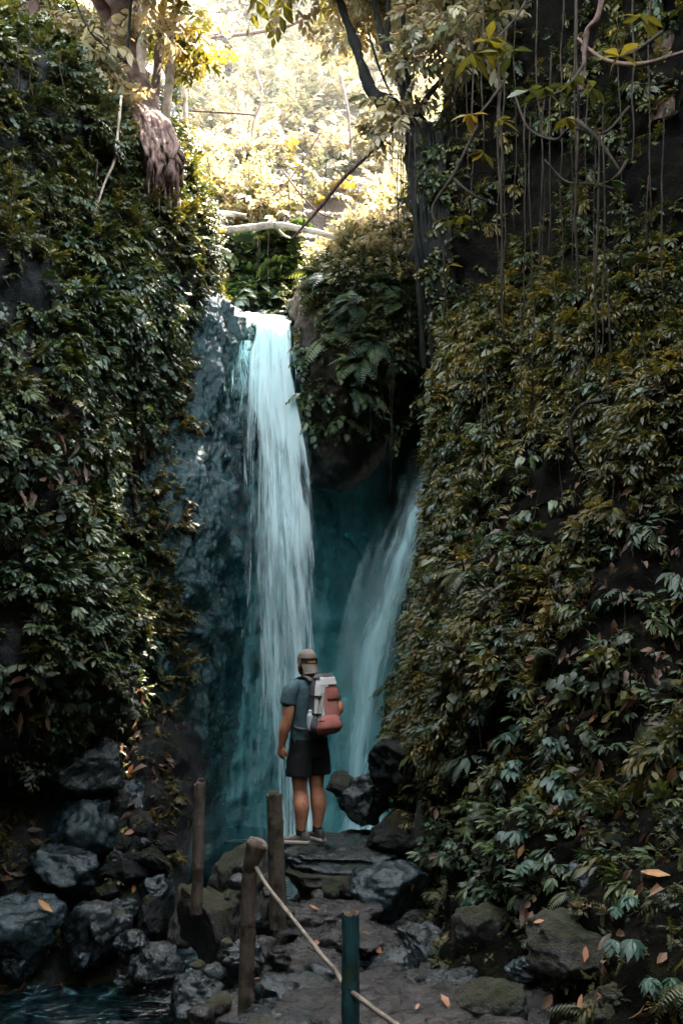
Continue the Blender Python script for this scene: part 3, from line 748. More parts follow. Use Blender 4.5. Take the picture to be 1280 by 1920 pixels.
rows_main = [(468, 546, 594, 14.6), (470, 547, 600, 13.85), (468, 552, 625, 13.45), (452, 560, 700, 13.3), (446, 582, 850, 13.15), (440, 602, 1020, 13.0), (434, 616, 1200, 12.9), (430, 622, 1400, 12.8), (428, 628, 1640, 12.75)]
wf = water_obj('waterfall', [fall_sheet(rows_main, layer=1), fall_sheet([(a + 4, b + 2 + (y - 600) * .015, y, Y - .16) for a, b, y, Y in rows_main[1:]], layer=2, wob=.06), fall_sheet([(a + 14, b - 24, y, Y + .15) for a, b, y, Y in rows_main[1:]], layer=3, wob=.05)], M['fall'])
tag(wf, 'tall narrow white waterfall dropping straight into the pool behind the hiker', 'waterfall', kind='structure')
side = water_obj('spray', [fall_sheet([(425, 480, 640, 13.5), (428, 470, 700, 13.3), (424, 452, 800, 13.2), (426, 446, 900, 13.1), (434, 448, 1010, 13.0)], layer=5, bulge=.05),
                           fall_sheet([(440, 476, 660, 13.45), (436, 500, 740, 13.2), (432, 500, 900, 13.1), (430, 505, 1100, 13.0), (428, 510, 1300, 12.9)], layer=6, bulge=.08),
                           fall_sheet([(548, 562, 640, 13.4), (552, 578, 760, 13.25), (560, 598, 950, 13.1), (575, 606, 1150, 13.0)], layer=7, bulge=.03)], M['fall_side'], wf)
v2 = water_obj('waterfall', [fall_sheet([(752, 870, 845, 13.4), (728, 865, 930, 13.1), (690, 850, 1020, 12.9), (650, 820, 1130, 12.7), (624, 780, 1260, 12.5), (612, 745, 1400, 12.3), (602, 730, 1560, 12.2)], layer=11, bulge=.35, wob=.06),
                             fall_sheet([(762, 840, 880, 13.7), (740, 820, 960, 13.4), (690, 800, 1080, 13.1), (640, 760, 1230, 12.9), (622, 735, 1400, 12.7), (606, 720, 1560, 12.6)], layer=12, bulge=.35, wob=.06)], M['veil'])
tag(v2, 'second softer waterfall slanting out from behind the plant covered cliff', 'waterfall', kind='structure')

t = NT('pool_water'); vv = t.n('ShaderNodeTexCoord').outputs['Object']
n1 = t.noise(t.scale(vv, (1.0, 2.2, 1)), 3.0, 5, .6, .6); n2 = t.noise(vv, 14, 3, .6)
foam = t.smooth(t.math('ADD', n1, t.math('MULTIPLY', n2, .3)), .76, .86)
M['pool'] = t.done(t.bsdf(t.mix(foam, (.002, .009, .011), (.10, .19, .21)), .07, t.bump(t.math('ADD', n1, t.math('MULTIPLY', n2, .3)), .55, .12), .5))
me = np_mesh('pool', [(-9, 2, -1.1), (1.6, 2, -1.1), (1.6, 15.5, -1.1), (-9, 15.5, -1.1)], [[0, 1, 2, 3]], M['pool'])
tag(link(me, 'water'), 'dark rippling pool and stream at the foot of the falls', 'pool', kind='structure')
# small cascade of the stream between the boulders
M['rill'] = water_mat('stream_water', (.20, .40, .45), (7, 9), .58, .9, [(0, .45), (.3, .6), (1, .5)], edge=.3)
casc = water_obj('stream', [fall_sheet([(-60, 300, 1815, 8.9), (-60, 290, 1845, 8.4), (-80, 275, 1875, 7.95), (-120, 230, 1925, 7.6)], layer=21, bulge=.1, wob=.12)], M['rill'])
tag(casc, 'shallow stream rippling away over stones in the shade', 'stream', kind='structure')
#@@GREEN
# ------------------------------------------------------------------ plants covering the cliffs
def ns(s, k=.9): return lambda p: vnoise(p * k, s) * .5 + .5
nA, nB = ns(5), ns(9, 1.3)
def w_left_small(px, py, p): return np.where(py < 520, 1.0, .25) * np.clip((nA(p * 1.4) - .33) * 6, .5, 1) * np.where((px > 205) & (py < 240), .2, 1) * (px > -400)
def w_left_palm(px, py, p):
    w = np.where((py > 940) & (py < 1420), 1.0, 0) + np.where((py > 440) & (py < 720) & (px > 90), 1.0, 0) + np.where((py > 700) & (py < 950), .12, 0)
    return w * (px > -400) * (px < 295) * np.clip((nA(p * 1.4) - .36) * 6, .03, 1)
def w_left_ivy(px, py, p): return np.where((py > 500) & (py < 1000), 1.0, .15) * (py < 1380) * (px > -400) * np.clip((nB(p) - .4) * 6, .03, 1)
LC = 'on the cliff under the root tangle'
grow(cliff_l, 3300, T_SMALL, 'small', M['leaf_shade'], (.13, .30), ('undergrowth', 'small leaved dark undergrowth ' + LC), w_left_small, 20,
     ('leafy_plant', 'bushy small leaved dark green plant ' + LC, 'plant', 'small leaved plants on the root tangle cliff'))
grow(cliff_l, 1700, T_PALM, 'palm', M['leaf_teal'], (.15, .29), ('undergrowth', 'drooping finger leaved undergrowth ' + LC), w_left_palm, 50,
     ('leafy_plant', 'drooping green plant with finger shaped leaflets ' + LC, 'plant', 'finger leaved plants on the root tangle cliff'), jit=.5, tilt=.25)
grow(cliff_l, 800, T_IVY, 'ivy', M['leaf_teal'], (.14, .26), ('undergrowth', 'broad leaved creepers ' + LC), w_left_ivy, 24,
     ('creeper', 'broad leaved creeper trailing ' + LC, 'creeper', 'creepers on the root tangle cliff'))
grow(cliff_l, 260, T_LIT, 'lit', M['leaf_dry'], (.16, .3), ('leaf_litter', 'dry brown leaves caught ' + LC), lambda px, py, p: (py > 700) * (py < 1700) * (px > -60) * (nB(p) < .5))
grow(buttress, 240, T_SMALL, 'small', M['leaf_olive'], (.16, .32), ('undergrowth', 'small olive plants on the edge of the wet rock face'), lambda px, py, p: np.where(px < 345, 1.0, 0) * np.where(py < 780, 1.0, .35) * (py < 1280), 14,
     ('leafy_plant', 'small olive plant clinging to the edge of the wet rock face', 'plant', 'plants on the wet rock face'))
grow(hump, 1700, T_SMALL, 'small', M['leaf_shade'], (.11, .26), ('undergrowth', 'small leaved undergrowth on the mossy overhang'), lambda px, py, p: np.where(py < 700, 1.0, .55) * (py < 800) * np.clip((px - 575) / 50, .04, 1) * np.clip((nA(p * 1.6) - .3) * 6, .3, 1), 28,
     ('leafy_plant', 'small dark green plant on the mossy overhang', 'plant', 'small leaved plants on the mossy overhang'))
grow(hump, 300, T_SMALL, 'small', M['leaf_gold'], (.2, .42), ('undergrowth', 'yellow green bushes along the top of the mossy overhang'), lambda px, py, p: (py < 560) * (px > 610) * np.where(py < 500, 1, .3), 12,
     ('leafy_plant', 'yellow green bushy plant on the crest of the mossy overhang', 'plant', 'plants along the crest of the mossy overhang'), up=.5)
grow(hump, 70, T_FERN, 'fern', M['leaf_teal'], (.34, .6), ('undergrowth', 'small ferns under the mossy overhang crest'), lambda px, py, p: (py > 520) * (py < 740) * (px > 600), 22,
     ('fern', 'green fern drooping from the face of the mossy overhang', 'fern', 'ferns on the mossy overhang'))
grow(hump, 60, T_IVY, 'ivy', M['leaf_teal'], (.2, .34), ('undergrowth', 'trailing broad leaves on the overhang face'), lambda px, py, p: (py > 600) * (py < 800))
RC = 'on the cliff under the hanging vines'
def w_r(px, py, p): return np.clip((py - 480) / 120, .05, 1) * np.clip((1560 - py) / 260, .05, 1) * (px < 1760) * np.clip((nA(p * 1.1) - .45) * 8, .04, 1) * np.where((px > 880) & (px < 1260) & (py > 1010) & (py < 1330), .45, 1)
def w_r_edge(px, py, p): return (py > 560) * (py < 1400) * np.clip((1010 - px) / 160, .05, 1) * np.clip((nB(p) - .25) * 6, .1, 1)
grow(cliff_r, 4900, T_PINN, 'pinn', M['leaf_olive'], (.08, .22), ('undergrowth', 'drooping olive undergrowth ' + RC), w_r, 70,
     ('leafy_plant', 'olive plant with drooping lance shaped leaves ' + RC, 'plant', 'lance leaved plants on the vine hung cliff'), tilt=.3, jit=.7)
grow(cliff_r, 620, T_SMALL, 'small', M['leaf_shade'], (.14, .3), ('undergrowth', 'dark small leaved undergrowth added to deepen the shade behind the hanging vines'), lambda px, py, p: (py < 560) * (px < 1600) * np.clip((nB(p) - .25) * 6, .1, 1))  # extra dark leaf cover, put in to blacken the upper cliff
grow(cliff_r, 1100, T_PINN, 'pinn', M['leaf_teal'], (.10, .23), ('undergrowth', 'drooping green undergrowth along the edge of the vine hung cliff'), w_r_edge, 30,
     ('leafy_plant', 'cool green plant leaning over the edge of the vine hung cliff', 'plant', 'plants along the edge of the vine hung cliff'), tilt=.25, jit=.6)
grow(cliff_r, 1150, T_SMALL, 'small', M['leaf_shade'], (.12, .26), ('undergrowth', 'small leaved dark undergrowth ' + RC), w_r, 14,
     ('leafy_plant', 'small leaved dark plant ' + RC, 'plant', 'small leaved plants on the vine hung cliff'))
grow(cliff_r, 420, T_PALM, 'palm', M['leaf_teal'], (.14, .25), ('undergrowth', 'finger leaved undergrowth ' + RC), lambda px, py, p: (py > 1000) * (py < 1700) * (px < 1380), 18,
     ('leafy_plant', 'finger leaved green plant low ' + RC, 'plant', 'finger leaved plants on the vine hung cliff'))
grow(cliff_r, 800, T_LIT, 'lit', M['leaf_dry'], (.09, .2), ('leaf_litter', 'dead brown leaves lying among the plants ' + RC), lambda px, py, p: np.where((py > 980) & (py < 1420), 1.0, .25) * (py > 900) * (px < 1700))
grow(cliff_r, 1300, T_SMALL, 'small', M['leaf_shade'], (.04, .09), ('ground_cover', 'tiny plants and moss on the bank beside the path'), lambda px, py, p: (py > 1430) * (px < 1700))
grow(cliff_r, 260, T_IVY, 'ivy', M['leaf_shade'], (.14, .3), ('undergrowth', 'broad leaved creepers ' + RC), lambda px, py, p: (py > 480) * (py < 1500) * (px < 1700) * np.clip((nA(p) - .45) * 6, .02, 1), 16,
     ('creeper', 'broad leaved creeper trailing ' + RC, 'creeper', 'creepers on the vine hung cliff'))
grow(cliff_r, 50, T_BIG, 'big', M['leaf_teal'], (.14, .26), ('undergrowth', 'scattered broad leaved plants ' + RC), lambda px, py, p: (py > 560) * (py < 1560) * (px < 1600), 16,
     ('leafy_plant', 'stalked broad leaved plant ' + RC, 'plant', 'broad leaved plants on the vine hung cliff'))
grow(cliff_r, 60, T_FERN, 'fern', M['leaf_shade'], (.2, .36), ('undergrowth', 'small ferns low ' + RC), lambda px, py, p: (py > 900) * (px < 1600), 14,
     ('fern', 'small dark fern growing low ' + RC, 'fern', 'ferns on the vine hung cliff'))
SB = 'among the boulders above the stream'
grow(scree, 260, T_LIT, 'lit', M['leaf_dry'], (.10, .22), ('leaf_litter', 'dead leaves ' + SB), lambda px, py, p: (px > -60) * (px < 330))
grow(scree, 140, T_SMALL, 'small', M['leaf_olive'], (.08, .2), ('undergrowth', 'small plants ' + SB), lambda px, py, p: (px > -60) * (px < 330) * (py < 1800), 10,
     ('leafy_plant', 'small olive plant rooted ' + SB, 'plant', 'small plants among the boulders'))
grow(enclose, 700, T_SMALL, 'small', M['leaf_shade'], (.5, .9), ('undergrowth', 'dark undergrowth on the added near walls of the gorge'))
HB = 'on the sunlit hillside behind the falls'
grow(hill, 4200, T_FAR, 'far', M['leaf_gold'], (.32, .75), ('undergrowth', 'golden green bushes ' + HB), lambda px, py, p: (py < 440) * (px > 180) * (px < 900) * np.clip((nA(p * .9) - .3) * 6, .05, 1) * np.where((px > 540) & (px < 700) & (py > 300), .14, 1), 0, up=.4)
grow(hill, 260, T_IVY, 'ivy', M['leaf_olive'], (.35, .65), ('undergrowth', 'broad leaved creepers ' + HB), lambda px, py, p: (py < 430) * (px > 200) * (px < 900), 30,
     ('bush', 'broad leaved golden bush ' + HB, 'bush', 'broad leaved bushes on the sunlit hillside'), up=.4)
grow(hill, 150, T_PALM, 'palm', M['leaf_teal'], (.55, .8), ('undergrowth', 'pale finger leaved plants around the top of the waterfall'), lambda px, py, p: (py > 465) * (py < 610) * (px > 380) * (px < 640), 34,
     ('leafy_plant', 'large drooping finger leaved plant on the bank above the waterfall lip', 'plant', 'finger leaved plants above the waterfall lip'))
#@@OBJECTS
# ------------------------------------------------------------------ wood: trees, roots, log, vines
def wood(name, branches, mat, parent=None, seg=10, wob=.18, seed=0):
    """branches: (list of (px, py, Y), list of radii in metres); one continuous mesh part"""
    V, Q, n = [], [], 0
    for i, (pts, rad) in enumerate(branches):
        pts = [P(*p) if isinstance(p, tuple) else p for p in pts]
        v, q = tube(pts, rad, seg, max(8, 7 * len(pts)), wob, seed + i)
        V.append(v); Q.append(q + n); n += len(v)
    return link(np_mesh(name, np.concatenate(V), np.concatenate(Q), mat), name, parent)

def crown(name, temps, mat, clumps, size, parent=None, up=.2):
    """clumps: (px, py, Y, radius x, radius z, radius y in metres, count)"""
    ps = []
    for px, py, Y, rx, rz, ry, n in clumps:
        d = RNG.normal(0, 1, (n, 3)); d /= np.linalg.norm(d, axis=1, keepdims=True); d *= RNG.uniform(.25, 1, (n, 1)) ** .6
        ps.append(np.array(P(px, py, Y)) + d * (rx, ry, rz))
    p = np.concatenate(ps); n = RNG.normal(0, 1, p.shape); n[:, 2] *= .3; n /= np.linalg.norm(n, axis=1, keepdims=True)
    R = frames(p, n, .3, .3, -.1)
    return link(scatter_mesh(name, temps, p, R, RNG.uniform(*size, len(p)), mat), name, parent)

def tw(n):
    def f(a):
        for i in range(3):
            sprig_pinn(a, RNG.normal(0, .1, 3), rot(RNG.uniform(0, 6.3), RNG.normal(0, .4), RNG.normal(0, .3)), RNG.uniform(.7, 1.1), n, RNG.uniform(0, .5), width=.48, ll=.3, droop=.35)
    return f
T_TWIG = tmpl(tw(9), 6)

# banyan-like tree with the root tangle at the top of the cliff
tr = tag(thing('tree', P(240, 215, 12.6)), 'thick brown trunked tree whose pink root tangle hangs over the cliff edge', 'tree')
def local(o, root):
    o.parent = root; o.matrix_parent_inverse = Matrix.Translation(-root.location); return o
bpy.context.view_layer.update()
local(wood('trunk', [([(222, -140, 13.2), (226, 20, 13.1), (236, 130, 12.9), (262, 200, 12.7), (290, 250, 12.5)], [.27, .25, .24, .24, .16]), ([(215, 60, 13), (170, -20, 12.7), (90, -120, 12.3)], [.1, .07, .05])], M['bark_brown'], seg=14, seed=3), tr)
rb = []
for i in range(44):
    u = (i % 22) / 22 + RNG.uniform(0, .045); top = (252 + 62 * u + RNG.normal(0, 4), 214 + 18 * u + RNG.normal(0, 6), 12.15 + RNG.normal(0, .1))
    bot = (272 + 66 * u + RNG.normal(0, 7), RNG.uniform(325, 415), 11.85 + .5 * u + RNG.normal(0, .10))
    pts = [(235 + 50 * u, 196 + 10 * u, 12.6), top]
    for k in range(1, 6):
        f = k / 5
        pts.append((top[0] * (1 - f) + bot[0] * f + RNG.normal(0, 5) + 10 * math.sin(math.pi * f), top[1] * (1 - f) + bot[1] * f, top[2] * (1 - f) + bot[2] * f - .40 * math.sin(math.pi * f) + RNG.normal(0, .06)))
    r = RNG.uniform(.012, .036)
    rb.append((pts, [r * 1.3, r * 1.2, r * 1.1, r, r * .9, r * .75, r * .4]))
local(wood('root_tangle', rb, M['bark_root'], wob=.35, seed=40, seg=9), tr)
hr = []
for i in range(70):
    u = RNG.random(); x0 = 268 + 70 * u; y0 = RNG.uniform(260, 380); L_ = RNG.uniform(50, 130); Yr = 11.75 + .45 * u + RNG.normal(0, .1)
    hr.append(([(x0, y0, Yr), (x0 + RNG.normal(0, 4), y0 + L_ * .4, Yr - .05), (x0 + RNG.normal(0, 6), y0 + L_ * .7, Yr), (x0 + RNG.normal(0, 8), y0 + L_, Yr)], [.009, .007, .005, .002]))
local(wood('hair_roots', hr, M['bark_root'], wob=.3, seed=140, seg=5), tr)
local(crown('crown', T_TWIG, M['leaf_gold'], [(40, 20, 13, .6, .45, .7, 26), (170, 30, 14.5, .6, .35, .6, 18), (60, 120, 11.6, .6, .3, .4, 20), (120, 30, 12, .6, .4, .7, 20), (285, 40, 12.6, .3, .3, .4, 8), (90, 90, 11.4, .6, .5, .6, 20), (180, 165, 12, .5, .2, .5, 14), (210, -160, 13, 1.6, .7, 1.4, 90)], (.3, .5)), tr)

def small_tree(label, trunk, rad, mat, clumps, leafmat, size, grp=None, name='tree', temps=None):
    base = trunk[-1]; t = tag(thing(name, P(*base)), label, 'tree', grp); bpy.context.view_layer.update()
    local(wood('trunk', [(trunk, rad)] if not isinstance(trunk[0], list) else trunk, mat, seed=int(base[0])), t)
    if clumps: local(crown('crown', temps or T_TWIG, leafmat, clumps, size), t)
    return t
small_tree('slim pale trunked tree right beside the thick brown trunk', [(276, -120, 13), (270, 20, 12.9), (265, 110, 12.8), (259, 205, 12.6)], [.05, .06, .066, .07], M['bark_pale'], [(290, -150, 13, 1.2, .5, 1, 40)], M['leaf_gold'], (.35, .5))
small_tree('slim pale trunked tree growing just above the root tangle', [(333, -60, 14), (326, 60, 13.8), (319, 140, 13.5), (308, 245, 13.2)], [.04, .05, .06, .065], M['bark_pale'], [(345, 60, 13.6, .4, .25, .5, 12), (370, 105, 13.6, .3, .2, .4, 9)], M['leaf_olive'], (.28, .42))
small_tree('thin grey brown tree between the two pale trunks', [(318, -120, 14.2), (306, 20, 14), (296, 120, 13.8), (286, 215, 13.4)], [.05, .055, .06, .07], M['bark_brown'], [(310, -160, 14, 1, .5, 1, 40)], M['leaf_gold'], (.35, .5))
small_tree('thinnest pale sapling behind the root tangle', [(341, 90, 16), (346, 150, 15.8), (349, 240, 15.5)], [.03, .035, .04], M['bark_pale'], [(345, 60, 16, .5, .4, .4, 22)], M['leaf_gold'], (.35, .5))
# trees on the hill behind
for i, (px, py, Y, lab) in enumerate(((400, 120, 25, 'slender tree on the hillside behind the pale sapling'), (470, 100, 27, 'golden leaved tree highest on the hillside above the waterfall'), (545, 110, 24.5, 'golden leaved tree on the hillside directly above the bare log'),
                                    (630, 90, 26, 'golden leaved tree on the hillside behind the leaning dark branches'), (715, 120, 23.5, 'olive leaved tree on the hillside behind the leaning dark trunk'), (160, 60, 26, 'golden tree behind the thick brown trunk'), (800, 60, 25, 'olive leaved tree on the hillside, half hidden by the vine hung cliff'))):
    k = Y / F
    small_tree(lab, [(px + RNG.normal(0, 10), py - 330, Y), (px + RNG.normal(0, 8), py - 120, Y), (px, py + 90, Y)], [.07, .1, .13], M['bark_brown'],
               [(px + RNG.normal(0, 25), py - RNG.uniform(40, 330), Y + RNG.normal(0, .8), RNG.uniform(.5, 1.0), RNG.uniform(.4, .8), .8, 22) for _ in range(6)], M['leaf_gold'] if i % 5 < 4 else M['leaf_olive'], (.5, .85))

# trees added for shade, crowns placed to block sun and sky from the gorge
for i, (x, y, z, cl) in enumerate(((2.6, 12.0, 9.5, ((.6, 12.6, 11.4), (.95, 14.0, 11.3), (1.5, 12.0, 11.9), (2.4, 12.2, 12.4), (1.3, 13.4, 12.2))), (3.2, 9.6, 9.3, ((1.2, 10.4, 11.2), (2.2, 9.8, 11.8), (3.2, 9.6, 12.2), (1.6, 8.8, 11.4), (3.0, 11, 12.6), (2.6, 8.4, 11.2), (3.5, 8.0, 11.4))), (-3.6, 11.6, 9.0, ((-1.3, 11.9, 10.9), (-.65, 12.7, 11.2), (-1.6, 10.9, 10.8), (-2.4, 10.4, 11.2), (-.4, 12.0, 11.3), (-2.6, 11.4, 11.4))), (-4.6, 3.0, 2.5, ((-3.2, 3.0, 7.6), (-2.2, 2.4, 8.2), (-1.2, 2.2, 8.6), (-2.4, 4.0, 8.4), (-1.4, .4, 8.4), (-3.2, .6, 8.0), (-3.1, 5.8, 8.0), (-3.6, 7.0, 8.4), (-2.6, 6.6, 8.9))), (4.4, 2.2, 2.5, ((3.4, 2.4, 7.6), (2.4, 2.8, 8.2), (1.4, 2.0, 8.6), (2.9, 4.2, 8.4), (1.6, .6, 8.4), (3.4, 5.2, 8.2), (.4, .4, 8.8))))):
    t = tag(thing('tree', (x, y, z)), ('tall tree added for shade on the vine hung cliff, closest to the leaning dark tree', 'tall tree added for shade above the straight hanging vines on top of the cliff', 'tall tree added on top of the root tangle cliff, its crown shading the gorge', 'unseen spreading tree added to dim the near end of the path, rooted by the stream', 'unseen spreading tree added to dim the near end of the path, rooted under the vine hung cliff')[i], 'tree'); bpy.context.view_layer.update()
    local(wood('trunk', [([Vector((x, y, z - 2.5)), Vector((x - .1, y, z)), Vector((x - .5, y + .1, z + 1.8)), Vector((x - 1.1, y + .2, z + 2.8))], [.26, .2, .15, .06])] + [([Vector((x - .2, y, z + .8)), Vector((c[0] * .6 + x * .4, c[1] * .6 + y * .4, c[2] - .5)), Vector(c)], [.09, .06, .03]) for c in cl], M['bark_brown'], seed=60 + i), t)
    ps = np.concatenate([np.array(c) + RNG.normal(0, 1, (75, 3)) * (.55, .55, .28) for c in cl]); n = RNG.normal(0, 1, ps.shape); n[:, 2] *= .2; n /= np.linalg.norm(n, axis=1, keepdims=True)
    local(link(scatter_mesh('crown', T_TWIG, ps, frames(ps, n, .3, .3, -.1), RNG.uniform(.5, .85, len(ps)), M['leaf_olive']), 'crown'), t)

# dark tree leaning over the overhang
tr2 = tag(thing('tree', P(850, 640, 11.6)), 'dark leaning tree with bare forking branches between the overhang and the vine hung cliff', 'tree'); bpy.context.view_layer.update()
local(wood('trunk', [([(862, 700, 11.7), (832, 580, 11.5), (812, 450, 11.45), (800, 350, 11.45), (785, 265, 11.5), (752, 214, 11.6), (705, 184, 11.7), (682, 135, 11.8), (664, 80, 11.9), (640, 10, 12), (610, -80, 12)], [.27, .25, .24, .22, .17, .12, .075, .062, .055, .05, .04])], M['bark_dark'], seed=8, seg=20, wob=.4), tr2)
ar = []
for i in range(16):
    x0 = 772 + i * 4.2 + RNG.normal(0, 3); x1 = x0 + 28 + RNG.normal(0, 8)
    ar.append(([(x0 - 4, 250, 11.38), (x0 + 4, 330, 11.24), (x0 + 10, 430, 11.22), (.5 * (x0 + x1) + 8, 540, 11.26), (x1 + 8, 690, 11.4)], [.012, .02, .024, .026, .03]))
local(wood('aerial_root', ar, M['bark_dark'], seed=77, wob=.4), tr2)
ip = np.array([P(785 + 40 * RNG.random() + 30 * t_, 270 + 330 * t_, 11.26) for t_ in RNG.random(60)]); inn = np.tile([-.3, -1, 0.0], (60, 1))
local(link(scatter_mesh('creeper', T_IVY, ip, frames(ip, inn, .3, .5), RNG.uniform(.1, .24, 60), M['leaf_shade']), 'creeper'), tr2)
local(wood('branch', [([(775, 240, 11.5), (758, 175, 11.6), (738, 125, 11.7), (722, 85, 11.7), (706, 30, 11.8), (690, -60, 11.8)], [.09, .06, .05, .045, .04, .03])], M['bark_dark'], seed=9), tr2)
local(wood('branch', [([(770, 215, 11.4), (763, 130, 11.3), (757, 60, 11.3), (750, -60, 11.2)], [.04, .03, .026, .02]), ([(722, 85, 11.7), (727, 40, 11.7), (729, -40, 11.6)], [.04, .035, .03])], M['bark_dark'], seed=10), tr2)
local(wood('branch', [([(765, 212, 11.5), (740, 190, 11.4), (712, 130, 11.3), (690, 60, 11.2)], [.03, .02, .015, .01]), ([(775, 220, 11.4), (810, 170, 11.2), (850, 130, 11), (905, 100, 10.8)], [.04, .03, .02, .012])], M['bark_dark'], seed=11), tr2)
local(crown('crown', T_TWIG, M['leaf_gold'], [(700, -70, 11.8, 1.1, .35, 1, 26), (790, 40, 11, .5, .4, .6, 26), (860, 60, 10.8, .5, .5, .6, 26), (800, 110, 11.2, .4, .3, .4, 14), (600, -50, 12, .8, .3, .7, 14), (730, 230, 11.4, .28, .22, .3, 14), (700, 20, 14.3, .5, .4, .5, 30), (770, 0, 15, .6, .5, .6, 40), (678, -30, 15.3, .5, .4, .45, 30), (628, -45, 15.8, .32, .3, .3, 16), (644, 78, 15.75, .34, .3, .3, 16), (618, 52, 15.4, .3, .28, .3, 12)], (.26, .44)), tr2)  # crown leaves; the far clumps are added to keep sun off the cliffs
o = wood('dead_branch', [([(745, 232, 11.5), (690, 290, 11.9), (640, 338, 12.3), (595, 395, 12.6), (548, 447, 12.9)], [.022, .026, .028, .022, .012])], M['bark_brown'], seed=14, seg=7)
tag(o, 'thin bare dead branch slanting down from the leaning dark tree', 'branch')

o = wood('fallen_log', [([(396, 436, 14.5), (425, 432, 14.5), (470, 427, 14.4), (515, 422, 14.4), (560, 429, 14.3), (600, 437, 14.2), (640, 447, 14.1)], [.046, .05, .05, .047, .044, .04, .03]), ([(515, 424, 14.4), (530, 440, 14.8), (545, 447, 14.8)], [.03, .02, .01])], M['log'], seed=21, seg=14)
tag(o, 'bare whitish log spanning the ravine above the waterfall', 'log')
o = wood('fallen_log', [([(402, 400, 15.6), (430, 402, 15.5), (462, 405, 15.5)], [.05, .045, .035])], M['log'], seed=22); tag(o, 'short bare stick just above the long whitish log', 'log')
o = wood('fallen_log', [([(398, 462, 14.9), (415, 467, 14.8), (432, 474, 14.8)], [.04, .035, .025])], M['log'], seed=23); tag(o, 'short bare stick just below the long whitish log', 'log')

def vine(px, y0, y1, Y, r, wav=6, seed=0, lab=None, grp=None, mat='vine', dx=0):
    n = max(5, int(abs(y1 - y0) / 60)); rr = np.random.default_rng(int(px * 31 + y0 + seed))
    pts, x = [], 0
    for k in range(n + 1):
        f = k / n; x = x * .7 + rr.normal(0, wav * .6)
        pts.append((px + dx * f + x, y0 + (y1 - y0) * f, Y + rr.normal(0, .02)))
    r *= rr.uniform(.5, .95)
    o = wood('hanging_vine', [(pts, [r, r * .9, r * .6])], M[mat], seg=6, wob=.25, seed=seed)
    return tag(o, lab, 'vine', grp)
RG = 'vines hanging in front of the vine hung cliff'; RL = 'thin brown vine hanging straight down in front of the dark cliff'
for i, (px, y0, y1, Y, r) in enumerate(((868, -80, 330, 10.6, .010), (888, 60, 420, 10.4, .009), (905, -80, 300, 10.2, .010), (936, 120, 620, 9.9, .014), (942, 150, 640, 9.85, .013), (947, 60, 560, 9.9, .010), (930, 200, 690, 9.95, .010),
        (966, -80, 430, 9.8, .010), (983, 200, 640, 9.7, .010), (992, 220, 560, 9.7, .009), (1010, -80, 700, 9.6, .010), (1022, 180, 640, 9.6, .009), (1030, 100, 470, 9.6, .010), (1052, -80, 520, 9.4, .009), (1076, -80, 660, 9.2, .017), (1081, 40, 690, 9.2, .013), (1070, 200, 600, 9.2, .009),
        (1100, 150, 560, 9.1, .009), (1112, 240, 700, 8.9, .010), (1121, 250, 1060, 8.5, .013), (1128, 200, 1120, 8.4, .012), (1140, 500, 1180, 8.2, .010), (1160, 20, 520, 8.8, .009), (1212, 330, 620, 8.6, .010), (1225, -80, 420, 8.5, .010), (1245, 200, 640, 8.3, .009), (1185, -80, 300, 8.8, .012),
        (975, 560, 900, 9.2, .010), (912, 640, 980, 9.4, .010), (905, 700, 1000, 9.35, .009), (1000, 560, 820, 9.0, .008), (1085, 660, 900, 8.5, .009), (850, -80, 260, 10.9, .011), (1040, 520, 760, 9.0, .008), (1150, 900, 1180, 7.7, .008), (1180, 1200, 1440, 6.7, .008), (1205, 560, 800, 7.9, .009))):
    vine(px, y0, y1, Y, r, 4, i, RL, RG)
for i, (px, y0, y1, Y) in enumerate(((738, 190, 430, 11.2), (745, 210, 480, 11.2), (752, 215, 400, 11.25), (758, 220, 450, 11.2), (768, 235, 385, 11.15), (780, 250, 390, 11.1), (733, 200, 340, 11.3), (765, 225, 520, 11.2))):
    vine(px, y0, y1, Y, .009, 2, i, 'thin aerial root hanging from the bend of the leaning dark tree', 'aerial roots of the leaning dark tree')
for i, (px, y0, y1, Y) in enumerate(((484, 432, 515, 14.9), (488, 370, 510, 15), (501, 430, 560, 14.9), (568, 280, 500, 15.2), (588, 320, 540, 15.2), (470, 300, 420, 16), (540, 330, 430, 16), (610, 300, 470, 16), (512, 300, 400, 16.5))):
    vine(px, y0, y1, Y, .008, 2, i, 'thread thin vine hanging over the bare log above the waterfall', 'vines over the bare log')
for i, (px, y0, y1, Y) in enumerate(((736, 640, 860, 12.3), (733, 700, 930, 12.4), (697, 690, 810, 12.4), (768, 560, 700, 12.2))):
    vine(px, y0, y1, Y, .006, 2, i, 'thin string of tiny leaves hanging from the mossy overhang', 'strings hanging from the mossy overhang')
for i, (px, y0, y1, Y) in enumerate(((30, 60, 170, 9.6), (55, 40, 180, 9.7), (110, 100, 230, 10.2), (20, 250, 420, 9.2), (160, 900, 1040, 9.4), (110, 760, 960, 9.3), (135, 860, 1000, 9.4), (185, 300, 420, 10.7), (245, 380, 480, 11.5))):
    vine(px, y0, y1, Y, .009, 5, i, 'thin bare stem hanging among the plants under the root tangle', 'stems hanging on the root tangle cliff')
for i in range(22):
    px, y0 = RNG.uniform(860, 1270), RNG.uniform(560, 1250); f_ = (px - 850) / 430
    p_, n_ = hit(px, y0); vine(px, y0, y0 + RNG.uniform(90, 260), p_.y - .22, RNG.uniform(.005, .010), 9, 300 + i, 'thin dead stem trailing over the plants of the vine hung cliff', 'dead stems trailing over the vine hung cliff', dx=RNG.normal(0, 25))
def curl(label, pts, r, mat='vine'):
    o = wood('liana', [(pts, [r, r * .9, r * .7])], M[mat], seg=7, seed=int(pts[0][0])); tag(o, label, 'liana')
